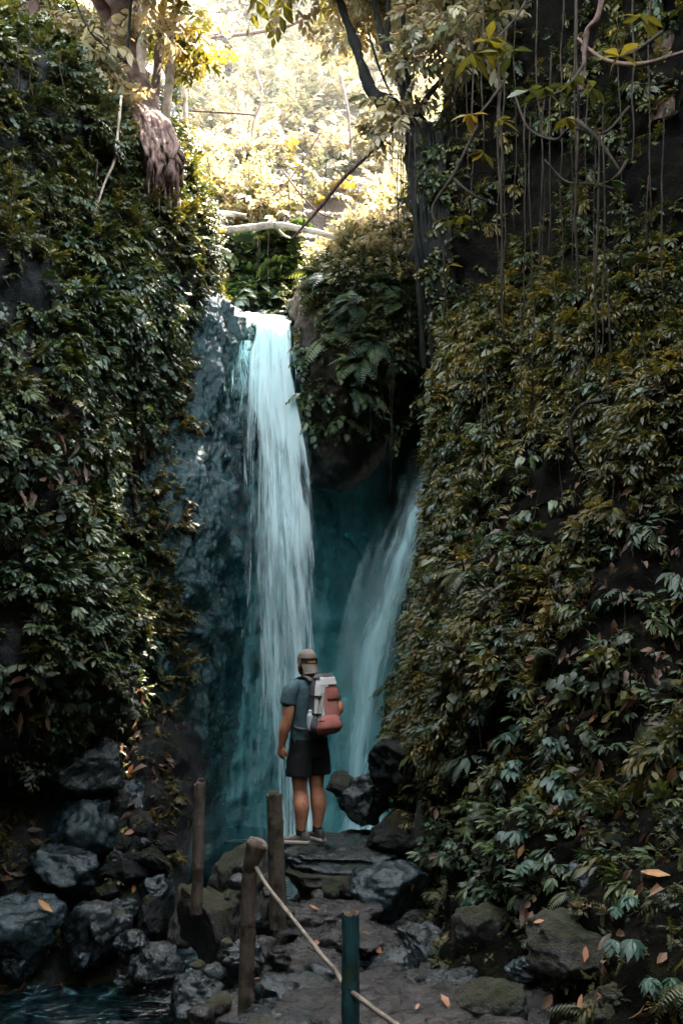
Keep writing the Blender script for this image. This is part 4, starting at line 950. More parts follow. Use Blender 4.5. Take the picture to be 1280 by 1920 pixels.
curl('pale wavy stem dangling below the thick brown trunk', [(228, 180, 11.4), (222, 240, 11.2), (215, 300, 11.1), (198, 340, 11.0), (180, 392, 10.9)], .017, 'bark_pale')
curl('curly liana looping beside the leaning dark tree', [(895, 235, 10.3), (868, 290, 10.3), (848, 330, 10.3), (812, 385, 10.4), (816, 420, 10.4), (830, 470, 10.4), (835, 540, 10.5), (832, 600, 10.6)], .017)
curl('short forked liana below the big leaved twig', [(850, 335, 10.3), (872, 355, 10.2), (895, 370, 10.2), (916, 378, 10.2)], .014)
curl('hooked liana bulging out of the plants beside the long straight vine', [(1135, 750, 8.3), (1090, 760, 8.2), (1068, 795, 8.2), (1075, 850, 8.2), (1098, 890, 8.4)], .02)
curl('crooked grey bough at the top of the vine hung cliff', [(1135, -40, 8.9), (1120, 30, 8.9), (1100, 60, 9), (1094, 120, 9), (1088, 170, 9)], .03, 'bark_brown')
curl('thin bough crossing the top of the vine hung cliff', [(1290, 95, 8.2), (1200, 120, 8.5), (1130, 110, 8.8), (1080, 70, 9.2)], .018, 'bark_brown')
curl('arched root stretching across the shaded rock', [(1180, 200, 8.9), (1130, 250, 8.9), (1070, 240, 9.1), (1040, 262, 9.3), (990, 240, 9.5), (965, 180, 9.6)], .016)
curl('dangling hooked root in the shade of the cliff', [(1080, 225, 9), (1120, 260, 8.8), (1160, 318, 8.6)], .018)
curl('slack root swinging low over the shaded rock', [(1020, 300, 9.4), (1060, 340, 9.3), (1110, 345, 9.1), (1170, 358, 8.8)], .012)
for i, (lab, pts, r_) in enumerate((('grey branch arching through the golden bushes near the top of the hillside', [(640, -30, 17), (560, 40, 17), (470, 62, 17.2), (400, 70, 17.5), (340, 90, 17.8)], .03), ('thin branch slanting across the upper hillside', [(470, 10, 17), (430, 60, 17), (390, 120, 17.2), (350, 150, 17.5)], .022),
        ('leaning bare sapling in the middle of the hillside', [(625, 90, 18), (640, 150, 17.8), (652, 210, 17.5), (660, 300, 17.2)], .03), ('thin crooked stem in the golden bushes above the log', [(480, 130, 18), (492, 180, 17.6), (475, 230, 17.4), (470, 290, 17.2)], .02),
        ('long thin pole lying across the hillside bushes', [(360, 208, 17), (430, 212, 16.8), (480, 216, 16.8)], .018), ('bowed liana low on the hillside above the log', [(530, 320, 16.3), (560, 360, 16.1), (600, 400, 16), (640, 410, 16)], .016), ('slanting stem low on the hillside crossing behind the bowed liana', [(600, 250, 16.6), (540, 340, 16.3), (470, 400, 16)], .014))):
    curl(lab, pts, r_, 'bark_brown')
curl('straight thin bamboo stalk leaning through the golden leaves', [(130, -30, 11.6), (170, 60, 11.5), (240, 120, 11.7)], .012, 'bark_dark')
curl('dark thin pole standing before the thick brown trunk', [(250, -60, 12.3), (243, 40, 12.2), (238, 115, 12.1)], .022, 'bark_dark')

# big leaved twigs reaching out at the upper right
def big_twig(label, path, heads, L=.26, mat='leaf_olive', cat='branch', name='leafy_branch'):
    t = tag(thing(name, P(*path[0])), label, cat); bpy.context.view_layer.update()
    local(wood('stem', [(path, [.016, .012, .008])], M['vine'], seg=6), t)
    a = Acc()
    for px, py, Y, n in heads:
        c = np.array(P(px, py, Y)); y0 = RNG.uniform(0, 6.3); rs = RNG.uniform(0, 1)
        for i in range(n):
            a.leaf(c, rot(y0 + i * 4.2 / n + RNG.normal(0, .35), RNG.normal(-.15, .3), RNG.normal(0, .4)), L * RNG.uniform(.45, 1.1), L * RNG.uniform(.26, .36), abs(rs + RNG.uniform(-.05, .05)), fold=.12, droop=RNG.uniform(.1, .4), wmax=.5)
    V, T, A = a.get(); local(link(np_mesh('leaves', V, T, M[mat], A), 'leaves'), t)
big_twig('uppermost broad leaved twig hanging before the dark cliff', [(1010, -60, 9), (975, 20, 8.9), (920, 85, 8.7)], [(915, 75, 8.6, 8), (960, 95, 8.7, 7), (885, 100, 8.7, 6)])
big_twig('broad leaved twig in the middle of the dark cliff top', [(1094, 120, 9), (1060, 165, 8.7), (1000, 190, 8.5)], [(1075, 150, 8.6, 8), (1020, 165, 8.5, 8), (990, 170, 8.5, 6), (1060, 220, 8.5, 7), (1110, 165, 8.6, 6)], .2)
big_twig('broad leaved twig below the uppermost one, beside the curly liana', [(940, 160, 9.4), (910, 200, 9.3), (890, 220, 9.3)], [(882, 215, 9.2, 7), (935, 225, 9.3, 6), (905, 285, 9.4, 6)], .22)
big_twig('broad leaved twig reaching in from the crossing bough', [(1240, 60, 8.2), (1190, 95, 8.1), (1150, 110, 8)], [(1160, 105, 8, 8), (1200, 30, 8.2, 6)], .28)
big_twig('small bluish rosette hanging low before the dark cliff', [(1175, 300, 8.5), (1160, 325, 8.4), (1145, 338, 8.4)], [(1145, 338, 8.4, 6)], .17, 'leaf_teal')
big_twig('leafy tuft on the curly liana', [(816, 420, 10.35), (825, 415, 10.3), (840, 412, 10.3)], [(838, 412, 10.3, 6), (866, 406, 10.3, 6), (842, 497, 10.4, 5)], .19)

# finger leaved seedlings on the bank at the lower right
for i, (px, py, L, lab) in enumerate(((1042, 1468, .17, 'largest finger leaved seedling fanning out low on the vine hung cliff'), (978, 1452, .14, 'finger leaved seedling just beside the largest one'), (1075, 1495, .13, 'finger leaved seedling right below the largest one'), (960, 1385, .13, 'finger leaved seedling above the largest one, near an orange leaf'),
        (985, 1568, .13, 'finger leaved seedling above a white stick'), (985, 1622, .12, 'finger leaved seedling below a white stick'), (905, 1355, .13, 'finger leaved seedling over the grey block'), (1050, 1400, .13, 'finger leaved seedling shaded by the mossy bank'), (1200, 1770, .13, 'finger leaved seedling above the nearest moss covered boulder'), (1215, 1840, .11, 'finger leaved seedling leaning over the nearest moss covered boulder'), (880, 1690, .11, 'finger leaved seedling on the moss covered boulder above the path edge'), (1180, 1690, .10, 'finger leaved seedling beside the blue grey boulder'))):
    p, n = hit(px, py); t = tag(thing('seedling', p), lab, 'seedling')
    out = Vector((-.35, -.8, .25)).normalized() * .16; e = p + out + Vector((RNG.normal(0, .03), 0, .03))
    bpy.context.view_layer.update()
    local(wood('stem', [([p - out * .3, p + out * .5 + Vector((0, 0, .03)), e], [.005, .004, .003])], M['vine'], seg=5), t)
    a = Acc(); R0 = rot(-1.8 + RNG.normal(0, .2), -.1, RNG.normal(0, .15)); r0 = RNG.uniform(0, .3)
    for k in range(3):
        c = np.array(e) + RNG.normal(0, .05, 3) * (1, .6, .5) * (k > 0)
        for j in range(7):
            y = (j - 3) * .5; a.leaf(c, R0 @ rot(y, -.35 + RNG.normal(0, .1), RNG.normal(0, .15)), L * (1 - .1 * abs(j - 3)) * (1 if k == 0 else .7), L * .3, r0, fold=.2, droop=.3)
    V, T, A = a.get(); local(link(np_mesh('leaves', V, T, M['leaf_green'], A), 'leaves'), t)

# single fallen leaves
def leaf_obj(px, py, L, mat, lab, flat=True):
    p, n = hit(px, py); a = Acc()
    a.leaf(Z0, np.eye(3), L, L * RNG.uniform(.32, .45), RNG.random(), fold=RNG.uniform(.1, .4), droop=RNG.uniform(-.3, .3))
    V, T, A = a.get(); V[:, 0] -= L / 2
    o = link(np_mesh('fallen_leaf', V * .78, T, M[mat], A), 'fallen_leaf')
    q = Vector((0, 0, 1)).rotation_difference((n + Vector((RNG.normal(0, .35), -.1, .35))).normalized()) @ Quaternion((0, 0, 1), RNG.uniform(0, 6.3))
    o.rotation_mode = 'QUATERNION'; o.rotation_quaternion = q; o.location = p + n * .02
    tag(o, lab, 'leaf', 'fallen leaves')
for px, py, L, lab in ((1112, 1350, .16, 'long orange fallen leaf caught above the largest seedling'), (918, 1446, .10, 'orange fallen leaf beside the grey block'), (772, 1660, .12, 'orange fallen leaf on the smooth rounded bluish boulder'), (1230, 1645, .20, 'largest yellow fallen leaf behind the blue grey boulder'), (1095, 1790, .14, 'yellow fallen leaf on the broad mossy boulder'),
        (836, 1880, .12, 'round yellow fallen leaf at the edge of the path'), (980, 1598, .14, 'pale narrow fallen leaf sticking up beside a seedling'), (1040, 1635, .08, 'small orange fallen leaf below the seedlings'), (1012, 1728, .08, 'orange fallen leaf on the mossy bank'), (586, 1706, .11, 'orange fallen leaf on the lumpy stone step'),
        (597, 1768, .12, 'orange fallen leaf next to the cane rail'), (590, 1812, .09, 'small yellow fallen leaf under the cane rail'), (485, 1838, .08, 'small orange fallen leaf at the foot of the forked post'), (712, 1780, .13, 'pink fallen leaf standing on the path behind the green post'), (688, 1756, .09, 'orange fallen leaf just behind the top of the green post'),
        (782, 1894, .08, 'small orange fallen leaf in the middle of the path'), (1092, 1878, .15, 'pale curled fallen leaf on the largest moss covered boulder'), (1240, 1800, .13, 'brown orange fallen leaf beside the nearest seedlings'), (1160, 1240, .09, 'orange fallen leaf high among dead brown leaves'), (715, 1196, .10, 'orange fallen leaf at the very edge of the vine hung cliff'),
        (940, 1082, .10, 'dull orange fallen leaf below the drooping blue green sprig'), (850, 896, .14, 'red brown fallen leaf halfway up the cliff edge'), (1026, 1040, .11, 'rusty fallen leaf in the middle of the vine hung cliff'), (70, 1582, .24, 'large red brown fallen leaf above the boulder pile'), (30, 1640, .2, 'red brown fallen leaf at the edge of the boulder pile'),
        (85, 1703, .2, 'glowing orange fallen leaf between the stream boulders'), (243, 1560, .18, 'narrow orange fallen leaf stuck to the shaded rock'), (250, 1668, .15, 'orange fallen leaf by the tall dark boulder'), (140, 1118, .18, 'brown fallen leaf caught among finger leaved plants'), (190, 808, .2, 'brown fallen leaf hanging high on the root tangle cliff'),
        (120, 1170, .16, 'reddish fallen leaf deep in the finger leaved plants'), (1230, 1520, .14, 'brown fallen leaf near the flat dark stone'), (1150, 1583, .09, 'pinkish fallen leaf on the flat dark stone'), (60, 1560, .2, 'brown fallen leaf over the dark boulder of the pile')):
    leaf_obj(px, py, L, 'leaf_orange' if 'brown' not in lab else 'leaf_dry', lab)

# ------------------------------------------------------------------ bamboo posts and the cane rail
def culm(base, top, r, nodes, seg=20, seed=0, lean=None):
    n = 60; V = []
    base, top = np.array(base), np.array(top)
    for i in range(n):
        f = i / (n - 1); p = base * (1 - f) + top * f
        rr = r * (1.06 - .1 * f)
        for k in nodes: rr *= 1 + .10 * math.exp(-((f - k) / .008) ** 2) - .04 * math.exp(-((f - k - .022) / .01) ** 2)
        th = np.linspace(0, 2 * np.pi, seg, endpoint=False)
        z = np.zeros(seg)
        if i == n - 1: z = np.sin(th * 2 + seed) * r * .12 + (np.sin(th * 5 + seed) > .6) * r * .25
        V.append(np.stack([p[0] + rr * np.cos(th), p[1] + rr * np.sin(th), p[2] + z], 1))
    # rim and hollow inside
    ctr = top
    for sc, dz in ((.8, -.004), (.78, -.10), (.05, -.11)):
        th = np.linspace(0, 2 * np.pi, seg, endpoint=False); last = V[n - 1]
        V.append(np.stack([ctr[0] + (last[:, 0] - ctr[0]) * sc, ctr[1] + (last[:, 1] - ctr[1]) * sc, last[:, 2] + dz], 1))
    V = np.array(V); f = V.reshape(-1, 3)
    f = f + np.stack([fbm(f * 14, seed, 3), fbm(f * 14, seed + 1, 3), np.zeros(len(f))], 1) * r * .05
    q = quads(n + 3, seg, True); return f, q[:(n - 1) * seg], q[(n - 1) * seg:]

def post(label, px, py, pxb, pyb, Y, r, mat, nodes, seed):
    top, base = P(px, py, Y), P(pxb, pyb, Y)
    base = top + (base - top) * 1.25
    t = tag(thing('bamboo_post', base), label, 'post'); bpy.context.view_layer.update()
    V, qa, qb = culm(base, top, r, nodes, seed=seed)
    local(link(np_mesh('pole', V, qa, M[mat]), 'pole'), t)
    used = np.unique(qb); mp = {v: i for i, v in enumerate(used)}
    local(link(np_mesh('cut_end', V[used], np.array([[mp[v] for v in f] for f in qb]), M['bamboo_cut']), 'cut_end'), t)
    return t, top
post('greenish bamboo post with split top, nearest of the posts along the path', 657, 1712, 657, 1990, 4.4, .040, 'bamboo_green', (.62,), 1)
pf, ptop = post('brown bamboo post with a leaning forked stub at its head, holding the cane rail', 468, 1622, 462, 1845, 5.6, .043, 'bamboo', (.55, .93), 2)
a_, b_ = P(466, 1632, 5.6), P(482, 1583, 5.58)
V, Q = tube([a_, a_ + (b_ - a_) * .5, b_ - Vector((.004, 0, .01)), b_, b_ + Vector((.004, -.004, .012)), b_ + Vector((.004, -.004, .014))], [.040, .047, .058, .062, .05, .002], 18, 40, .08, 5)
local(link(np_mesh('fork', V, Q, M['bamboo']), 'fork'), pf)
p3, _ = post('thick weathered bamboo post with rounded mossy top in front of the stone slab', 514, 1490, 521, 1690, 6.8, .056, 'bamboo_moss', (.5, .8), 3)
V, Q = tube([P(514, 1498, 6.8), P(513.5, 1487, 6.8), P(513, 1483, 6.8), P(513, 1482, 6.8)], [.054, .044, .03, .002], 16, 12, .15, 9); local(link(np_mesh('mossy_cap', V, Q, M['rock_moss']), 'mossy_cap'), p3)
p4, t4 = post('thin bamboo post with a small wire ring on top, standing by the pool', 375, 1470, 370, 1664, 7.6, .043, 'bamboo', (.35, .7), 4)
th = np.linspace(0, 2 * np.pi, 40)
V, Q = tube([t4 + Vector((.012 + .033 * math.cos(a), -.03 + .01 * math.cos(a), .012 + .036 * math.sin(a))) for a in th], [.0035] * 40, 6); local(link(np_mesh('wire_ring', V, Q, M['wire']), 'wire_ring'), p4)
rail = [P(480, 1628, 5.54), P(500, 1660, 5.4), P(545, 1718, 5.1), P(600, 1786, 4.8), P(628, 1822, 4.6), P(645, 1846, 4.46), P(668, 1868, 4.33), P(715, 1902, 4.1), P(800, 1962, 3.7)]
rail = [p + Vector((.003 * math.sin(i * 2.1), 0, .004 * math.cos(i * 3.3))) for i, p in enumerate(rail)]
V, Q = tube(rail, [.0118] * 9, 12, 120, .08, 3)
tag(link(np_mesh('handrail', V, Q, M['rail']), 'handrail'), 'pale cane rail tied from the forked post down past the green post', 'handrail')
#@@HIKER
# ------------------------------------------------------------------ the hiker
def fabric(name, col, rough=.85, weave=500, var=.25, bump=.25):
    t = NT(name); v = t.n('ShaderNodeTexCoord').outputs['Object']
    n = t.noise(v, 9, 4, .6); n2 = t.noise(v, weave, 2)
    c = t.mix(n, tuple(x * (1 - var) for x in col), tuple(x * (1 + var) for x in col))
    return t.done(t.bsdf(c, rough, t.bump(t.math('ADD', t.math('MULTIPLY', n, 3.0), t.math('MULTIPLY', n2, .3)), bump, .01), .2))
M['shirt'] = fabric('shirt_cloth', (.056, .092, .102)); M['shorts'] = fabric('shorts_cloth', (.012, .012, .013)); M['cap'] = fabric('cap_cloth', (.175, .140, .112)); M['cap_band'] = fabric('cap_band_cloth', (.026, .018, .015))
M['red'] = fabric('red_cloth', (.38, .125, .10)); M['coral'] = fabric('coral_cloth', (.52, .20, .155)); M['white_cloth'] = fabric('white_cloth', (.64, .58, .55)); M['grey_cloth'] = fabric('grey_cloth', (.09, .088, .09)); M['black_cloth'] = fabric('black_strap', (.012, .013, .014))
M['shoe'] = fabric('shoe_cloth', (.15, .12, .10)); M['shoe_dark'] = fabric('dark_shoe_cloth', (.07, .062, .06)); M['sole'] = fabric('sole_rubber', (.50, .42, .36), .6); M['sock'] = fabric('sock_cloth', (.012, .02, .026)); M['orange'] = fabric('orange_stitch', (.6, .25, .05))
t = NT('skin'); v = t.n('ShaderNodeTexCoord').outputs['Object']; n = t.noise(v, 14, 4)
M['skin'] = t.done(t.bsdf(t.mix(t.smooth(t.noise(v, 42, 4, .7), .45, .75), t.mix(n, (.50, .19, .10), (.68, .31, .19)), (.36, .135, .075)), .48, t.bump(t.noise(v, 160, 3), .12, .004), .4, Subsurface_Weight=.08))
t = NT('hair'); v = t.n('ShaderNodeTexCoord').outputs['Object']; n = t.noise(v, 90, 3); M['hair'] = t.done(t.bsdf(t.mix(n, (.03, .018, .012), (.08, .05, .032)), .6, t.bump(n, .8, .01)))
t = NT('bottle'); M['bottle'] = t.done(t.bsdf((.42, .45, .47), .25))
M['eye'] = NT('eye'); M['eye'] = M['eye'].done(M['eye'].bsdf((.6, .58, .55), .15))

def loft(rings, seg=24):
    """rings of (z, cx, cy, rx, ry): a closed body of stacked ellipses"""
    th = np.linspace(0, 2 * np.pi, seg, endpoint=False); V = []
    z0, z1 = rings[0], rings[-1]
    rings = [(z0[0], z0[1], z0[2], z0[3] * .02, z0[4] * .02)] + list(rings) + [(z1[0], z1[1], z1[2], z1[3] * .02, z1[4] * .02)]
    for z, cx, cy, rx, ry in rings: V.append(np.stack([cx + rx * np.cos(th), cy + ry * np.sin(th), np.full(seg, z)], 1))
    return np.concatenate(V), quads(len(rings), seg, True)
def limb(pts, rad, seg=16, sub=24):
    pts = catmull(np.array(pts, float), sub); rad = catmull(np.array(rad, float), sub)
    d0 = pts[0] - pts[1]; d0 /= np.linalg.norm(d0); d1 = pts[-1] - pts[-2]; d1 /= np.linalg.norm(d1)
    P_ = [pts[0] + d0 * rad[0] * .5, pts[0] + d0 * rad[0] * .42] + list(pts) + [pts[-1] + d1 * rad[-1] * .42, pts[-1] + d1 * rad[-1] * .5]
    R_ = [rad[0] * .02, rad[0] * .6] + list(rad) + [rad[-1] * .6, rad[-1] * .02]
    return tube(P_, R_, seg)
def ball(c, r, seg=16):
    t_ = np.linspace(-math.pi / 2 + .01, math.pi / 2 - .01, 10)
    return loft([(c[2] + r[2] * math.sin(a), c[0], c[1], r[0] * math.cos(a), r[1] * math.cos(a)) for a in t_], seg)
def xf(vq, Mx):
    Mx = np.array(Mx); return vq[0] @ Mx[:3, :3].T + Mx[:3, 3], vq[1]
def fuse(name, parts, mat, parent, voxel=.006, smooth=4, noise=0, nscale=12, keep=None):
    """fuse overlapping closed shells into one continuous surface"""
    V, Q, n = [], [], 0
    for v, q in parts: V.append(v); Q.append(q + n); n += len(v)
    o = link(np_mesh(name, np.concatenate(V), np.concatenate(Q), None), name)
    m = o.modifiers.new('r', 'REMESH'); m.mode = 'VOXEL'; m.voxel_size = voxel
    s_ = o.modifiers.new('s', 'SMOOTH'); s_.iterations = smooth; s_.factor = .5
    bpy.context.view_layer.update()
    me = bpy.data.meshes.new_from_object(o.evaluated_get(bpy.context.evaluated_depsgraph_get()))
    o.modifiers.clear(); o.data = me; me.name = name
    if noise:
        c = np.empty(len(me.vertices) * 3); me.vertices.foreach_get('co', c); c = c.reshape(-1, 3); nn = np.empty(len(c) * 3); me.vertices.foreach_get('normal', nn); nn = nn.reshape(-1, 3)
        c = c + nn * (noise * ridged(c * nscale * np.array([1, 1, .55]), 5, 3))[:, None]; me.vertices.foreach_set('co', c.ravel())
    me.polygons.foreach_set('use_smooth', np.ones(len(me.polygons), bool)); me.materials.clear(); me.materials.append(mat); me.update()
    o.parent = parent; return o
def part(name, vq, mat, parent):
    o = link(np_mesh(name, vq[0], vq[1], mat), name, parent); return o

hx, hy_ = -.30, 9.2
loc, _, _, _ = BVH.ray_cast(Vector((hx - .02, hy_ - .02, 1.2)), Vector((0, 0, -1)))
hz = loc.z if loc else -.02
YAW = math.radians(40)
person = tag(thing('person', (hx, hy_, hz), YAW), 'hiker in backward cap, grey blue T-shirt and black shorts facing the waterfall', 'person')

def hand(w, d, pn, side, curl):
    """palm, four bent fingers and a thumb; w wrist, d pointing direction, pn palm normal"""
    d = Vector(d).normalized(); pn = Vector(pn); pn = (pn - d * pn.dot(d)).normalized(); s = d.cross(pn) * side; w = Vector(w)
    out = []
    for k in (-1.2, -.4, .4, 1.2):
        out.append(limb([w + s * k * .010, w + d * .045 + s * k * .019, w + d * .092 + s * k * .022], [.014, .016, .0125], 10, 10))
    for i, (k, L) in enumerate(((-1.5, .068), (-.5, .078), (.5, .074), (1.5, .058))):
        p = w + d * .09 + s * k * .0195; c = curl * (1 + .15 * (i - 1)); pts = [p - d * .01, p]; ang = .2 * c
        for seg_ in (.42, .32, .26):
            ang += c * .45; dd = d * math.cos(ang) + pn * math.sin(ang); p = p + dd * L * seg_; pts.append(p)
        out.append(limb(pts, [.0095, .0095, .009, .0083, .007], 10, 14))
    b = w + d * .03 - s * .026
    out.append(limb([b, b - s * .02 + d * .028 + pn * .014, b - s * .024 + d * .055 + pn * .026, b - s * .018 + d * .078 + pn * .034], [.014, .0125, .0105, .008], 10, 12))
    return out
HD = Matrix.Translation((0, .03, -.026)) @ Matrix.Rotation(math.radians(-14), 4, 'Z')
head = [loft([(1.565, 0, .045, .028, .03), (1.575, 0, .045, .042, .045), (1.60, 0, .030, .060, .070), (1.635, 0, .012, .070, .090), (1.68, 0, .0, .076, .098), (1.72, 0, -.002, .077, .099), (1.755, 0, -.004, .070, .090), (1.785, 0, -.004, .050, .066), (1.800, 0, -.004, .022, .03)]),
        limb([(0, .088, 1.70), (0, .112, 1.668), (0, .108, 1.655)], [.010, .014, .012], 10, 8), ball((-.078, -.005, 1.672), (.012, .022, .033)), ball((.078, -.005, 1.672), (.012, .022, .033)), ball((0, .088, 1.625), (.026, .012, .012)), ball((0, .082, 1.705), (.05, .018, .012))]
legs = []
for s in (-1, 1):
    f = s * .098
    legs.append(limb([(f, 0, .92), (f * 1.04, .012, .74), (f * 1.0, .014, .54), (f * .99, .010, .475), (f * 1.02, -.016, .36), (f * 1.0, -.014, .24), (f, -.004, .13), (f, .0, .07)], [.080, .088, .070, .063, .077, .058, .043, .041], 20, 40))
armL = limb([(-.165, -.005, 1.455), (-.215, -.005, 1.40), (-.232, -.002, 1.30), (-.240, .005, 1.17), (-.250, .04, 1.06), (-.250, .075, .945), (-.250, .085, .90)], [.046, .055, .057, .049, .050, .034, .029], 18, 40)
armR = limb([(.165, -.005, 1.455), (.215, -.015, 1.40), (.245, -.06, 1.31), (.268, -.105, 1.215), (.255, -.02, 1.165), (.21, .09, 1.14), (.19, .12, 1.135)], [.046, .055, .056, .049, .047, .034, .029], 18, 40)
torso = loft([(.84, 0, 0, .15, .10), (.95, 0, 0, .155, .105), (1.06, 0, .005, .148, .10), (1.2, 0, .008, .16, .11), (1.34, 0, .005, .175, .112), (1.44, 0, -.005, .165, .09), (1.49, 0, -.008, .11, .07), (1.52, 0, -.004, .068, .062), (1.56, 0, .005, .058, .06), (1.62, 0, .01, .056, .06)], 32)
body = fuse('body', [xf(h, HD) for h in head] + legs + [armL, armR, torso] + hand((-.250, .083, .905), (.02, .22, -1), (1, .25, 0), -1, .75) + hand((.195, .115, 1.136), (-.85, .5, .05), (.1, -.9, .2), 1, .9), M['skin'], person, .0052, 3)
for s in (-1, 1): part('eye', xf(ball((s * .032, .083, 1.688), (.011, .009, .007), 12), HD), M['eye'], person)
hb = fuse('beard', [xf(v_, HD) for v_ in (loft([(1.555, 0, .045, .035, .04), (1.575, 0, .045, .052, .055), (1.60, 0, .034, .066, .075), (1.635, 0, .018, .0745, .09), (1.65, 0, .014, .075, .088)]),)], M['hair'], person, .006, 2)
hh = fuse('hair', [xf(loft([(1.60, 0, -.040, .045, .04), (1.63, 0, -.022, .066, .076), (1.67, 0, -.012, .078, .093), (1.70, 0, -.008, .079, .097)]), HD)], M['hair'], person, .006, 2)
# cap worn backward
capd = [loft([(1.668, 0, -.004, .086, .108), (1.69, 0, -.004, .088, .110), (1.73, 0, -.004, .086, .107), (1.765, 0, -.006, .075, .092), (1.792, 0, -.008, .052, .065), (1.808, 0, -.008, .022, .028)], 28)]
cap = fuse('cap', [xf(c_, HD) for c_ in capd], M['cap'], person, .0055, 2)
def strip(f, nu, nv, th=.004):
    """thin solid from a surface function f(u, v) with an offset along its normal"""
    u, v = np.meshgrid(np.linspace(0, 1, nu), np.linspace(0, 1, nv)); G = f(u.ravel(), v.ravel()).reshape(nv, nu, 3); N = gridnormals(G)
    A, Bq = (G + N * th / 2).reshape(-1, 3), (G - N * th / 2).reshape(-1, 3); q = quads(nv, nu); n = nu * nv
    e = list(range(nu)) + [nu * k + nu - 1 for k in range(1, nv)] + [n - 1 - k for k in range(1, nu)] + [nu * k for k in range(nv - 2, 0, -1)]
    sd = np.array([[e[i], e[(i + 1) % len(e)], e[(i + 1) % len(e)] + n, e[i] + n] for i in range(len(e))])
    return np.concatenate([A, Bq]), np.concatenate([q, q[:, ::-1] + n, sd])
def brim(u, v):
    a = (u - .5) * (2.2 - .5 * v); r = .109 + .040 * v
    return np.stack([np.sin(a) * (.0885 + .004 * v), -.004 - np.cos(a) * r, 1.677 - .084 * v - .022 * (1 - np.cos(a)) * v], 1)
part('cap_brim', xf(strip(brim, 24, 8, .004), HD), M['cap'], cap)
def band(a0, a1, z0, z1, off):
    def f(u, v):
        a = a0 + (a1 - a0) * u; z = z0 + (z1 - z0) * v
        return np.stack([np.sin(a) * (.0885 + off), -.004 - np.cos(a) * (.1105 + off), z], 1)
    return f
part('cap_band', xf(strip(band(-1.15, 1.15, 1.673, 1.726, .001), 28, 4, .003), HD), M['cap_band'], cap)
V, Q, n_ = [], [], 0
for k in range(7):
    a0 = -.42 + k * .125
    for z0, z1, aa, bb in ((1.686, 1.704, 0, .03), (1.698 if k % 2 else 1.686, 1.704 if k % 2 else 1.691, .03, .085)):
        v_, q_ = strip(band(a0 + aa, a0 + bb, z0, z1, .0035), 3, 3, .002); V.append(v_); Q.append(q_ + n_); n_ += len(v_)
part('cap_lettering', xf((np.concatenate(V), np.concatenate(Q)), HD), M['orange'], cap)
# clothes
def sleeve(s):
    if s < 0: return limb([(-.14, -.005, 1.455), (-.205, -.005, 1.415), (-.232, -.003, 1.345), (-.243, 0, 1.295)], [.056, .063, .063, .064], 18, 18)
    return limb([(.14, -.005, 1.455), (.205, -.012, 1.415), (.240, -.04, 1.345), (.255, -.075, 1.295)], [.056, .063, .063, .064], 18, 18)
fuse('shirt', [loft([(.925, 0, 0, .185, .132), (1.0, 0, .002, .178, .128), (1.1, 0, .005, .172, .122), (1.22, 0, .006, .18, .128), (1.34, 0, .004, .19, .128), (1.43, 0, -.004, .182, .108), (1.48, 0, -.008, .150, .094), (1.51, 0, -.006, .098, .080), (1.515, 0, -.004, .07, .066)], 36), sleeve(-1), sleeve(1)], M['shirt'], person, .007, 3, .016, 9)
def shleg(s): return loft([(.628, s * .112, .004, .108, .128), (.635, s * .112, .004, .110, .130), (.75, s * .104, .004, .105, .128), (.86, s * .085, 0, .10, .126), (.93, s * .06, 0, .10, .12)], 28)
fuse('shorts', [shleg(-1), shleg(1), loft([(.80, 0, 0, .186, .142), (.88, 0, 0, .190, .144), (.965, 0, 0, .184, .136)], 32)], M['shorts'], person, .007, 3, .015, 8)
def shoe(cx, cy, yaw, mat):
    R = Matrix.Translation((cx, cy, 0)) @ Matrix.Rotation(yaw, 4, 'Z')
    # heel to toe stations: y, half width, height of the upper
    st = [(-.085, .022, .075), (-.075, .033, .098), (-.04, .036, .105), (0, .037, .098), (.05, .040, .080), (.10, .045, .062), (.145, .042, .052), (.175, .032, .043), (.192, .015, .034)]
    V = []
    t_ = np.linspace(0, 2 * np.pi, 22, endpoint=False)
    for y, w_, h in [(-.088, .003, .04)] + st + [(.196, .002, .028)]:
        c, s_ = np.cos(t_), np.sin(t_)
        V.append(np.stack([w_ * np.sign(c) * np.abs(c) ** .7, np.full(22, y), .018 + (h - .018) * .5 * (1 + np.sign(s_) * np.abs(s_) ** .75)], 1))
    up = (np.concatenate(V), quads(len(V), 22, True))
    so_ = []
    for z, g_ in ((0, .94), (.006, 1.04), (.026, 1.06), (.032, 1.0)):
        ring = [(w_ * 1.08 * g_, y) for y, w_, h in st] + [(-w_ * 1.08 * g_, y) for y, w_, h in st[::-1]]
        so_.append([(x, y * (1.01 if g_ > 1 else 1), z) for x, y in ring])
    so_ = [[(0, .05, so_[0][0][2])] * len(so_[0])] + so_ + [[(0, .05, .032)] * len(so_[0])]
    sv_ = np.array(so_); sole = (sv_.reshape(-1, 3), quads(len(so_), sv_.shape[1], True))
    sh = fuse('shoe', [xf(up, R), xf(loft([(.06, 0, -.02, .04, .05), (.095, 0, -.018, .042, .052), (.108, 0, -.018, .043, .054)]), R)], mat, person, .005, 2)
    part('sole', xf(sole, R), M['sole'], sh)
    V, Q, n_ = [], [], 0
    for k in range(5):
        y = .03 + k * .018; z = .097 - k * .0075
        v_, q_ = tube([(-.024, y - .006, z - .012), (0, y, z), (.024, y - .006, z - .012)], [.003] * 3, 6, 8); V.append(v_); Q.append(q_ + n_); n_ += len(v_)
    part('laces', xf((np.concatenate(V), np.concatenate(Q)), R), M['white_cloth'], sh)
shoe(-.098, .002, math.radians(38), M['shoe']); shoe(.098, .0, math.radians(2), M['shoe_dark'])
for s in (-1, 1): part('sock', limb([(s * .098, 0, .085), (s * .098, -.003, .145)], [.046, .0435], 18, 8), M['sock'], person)

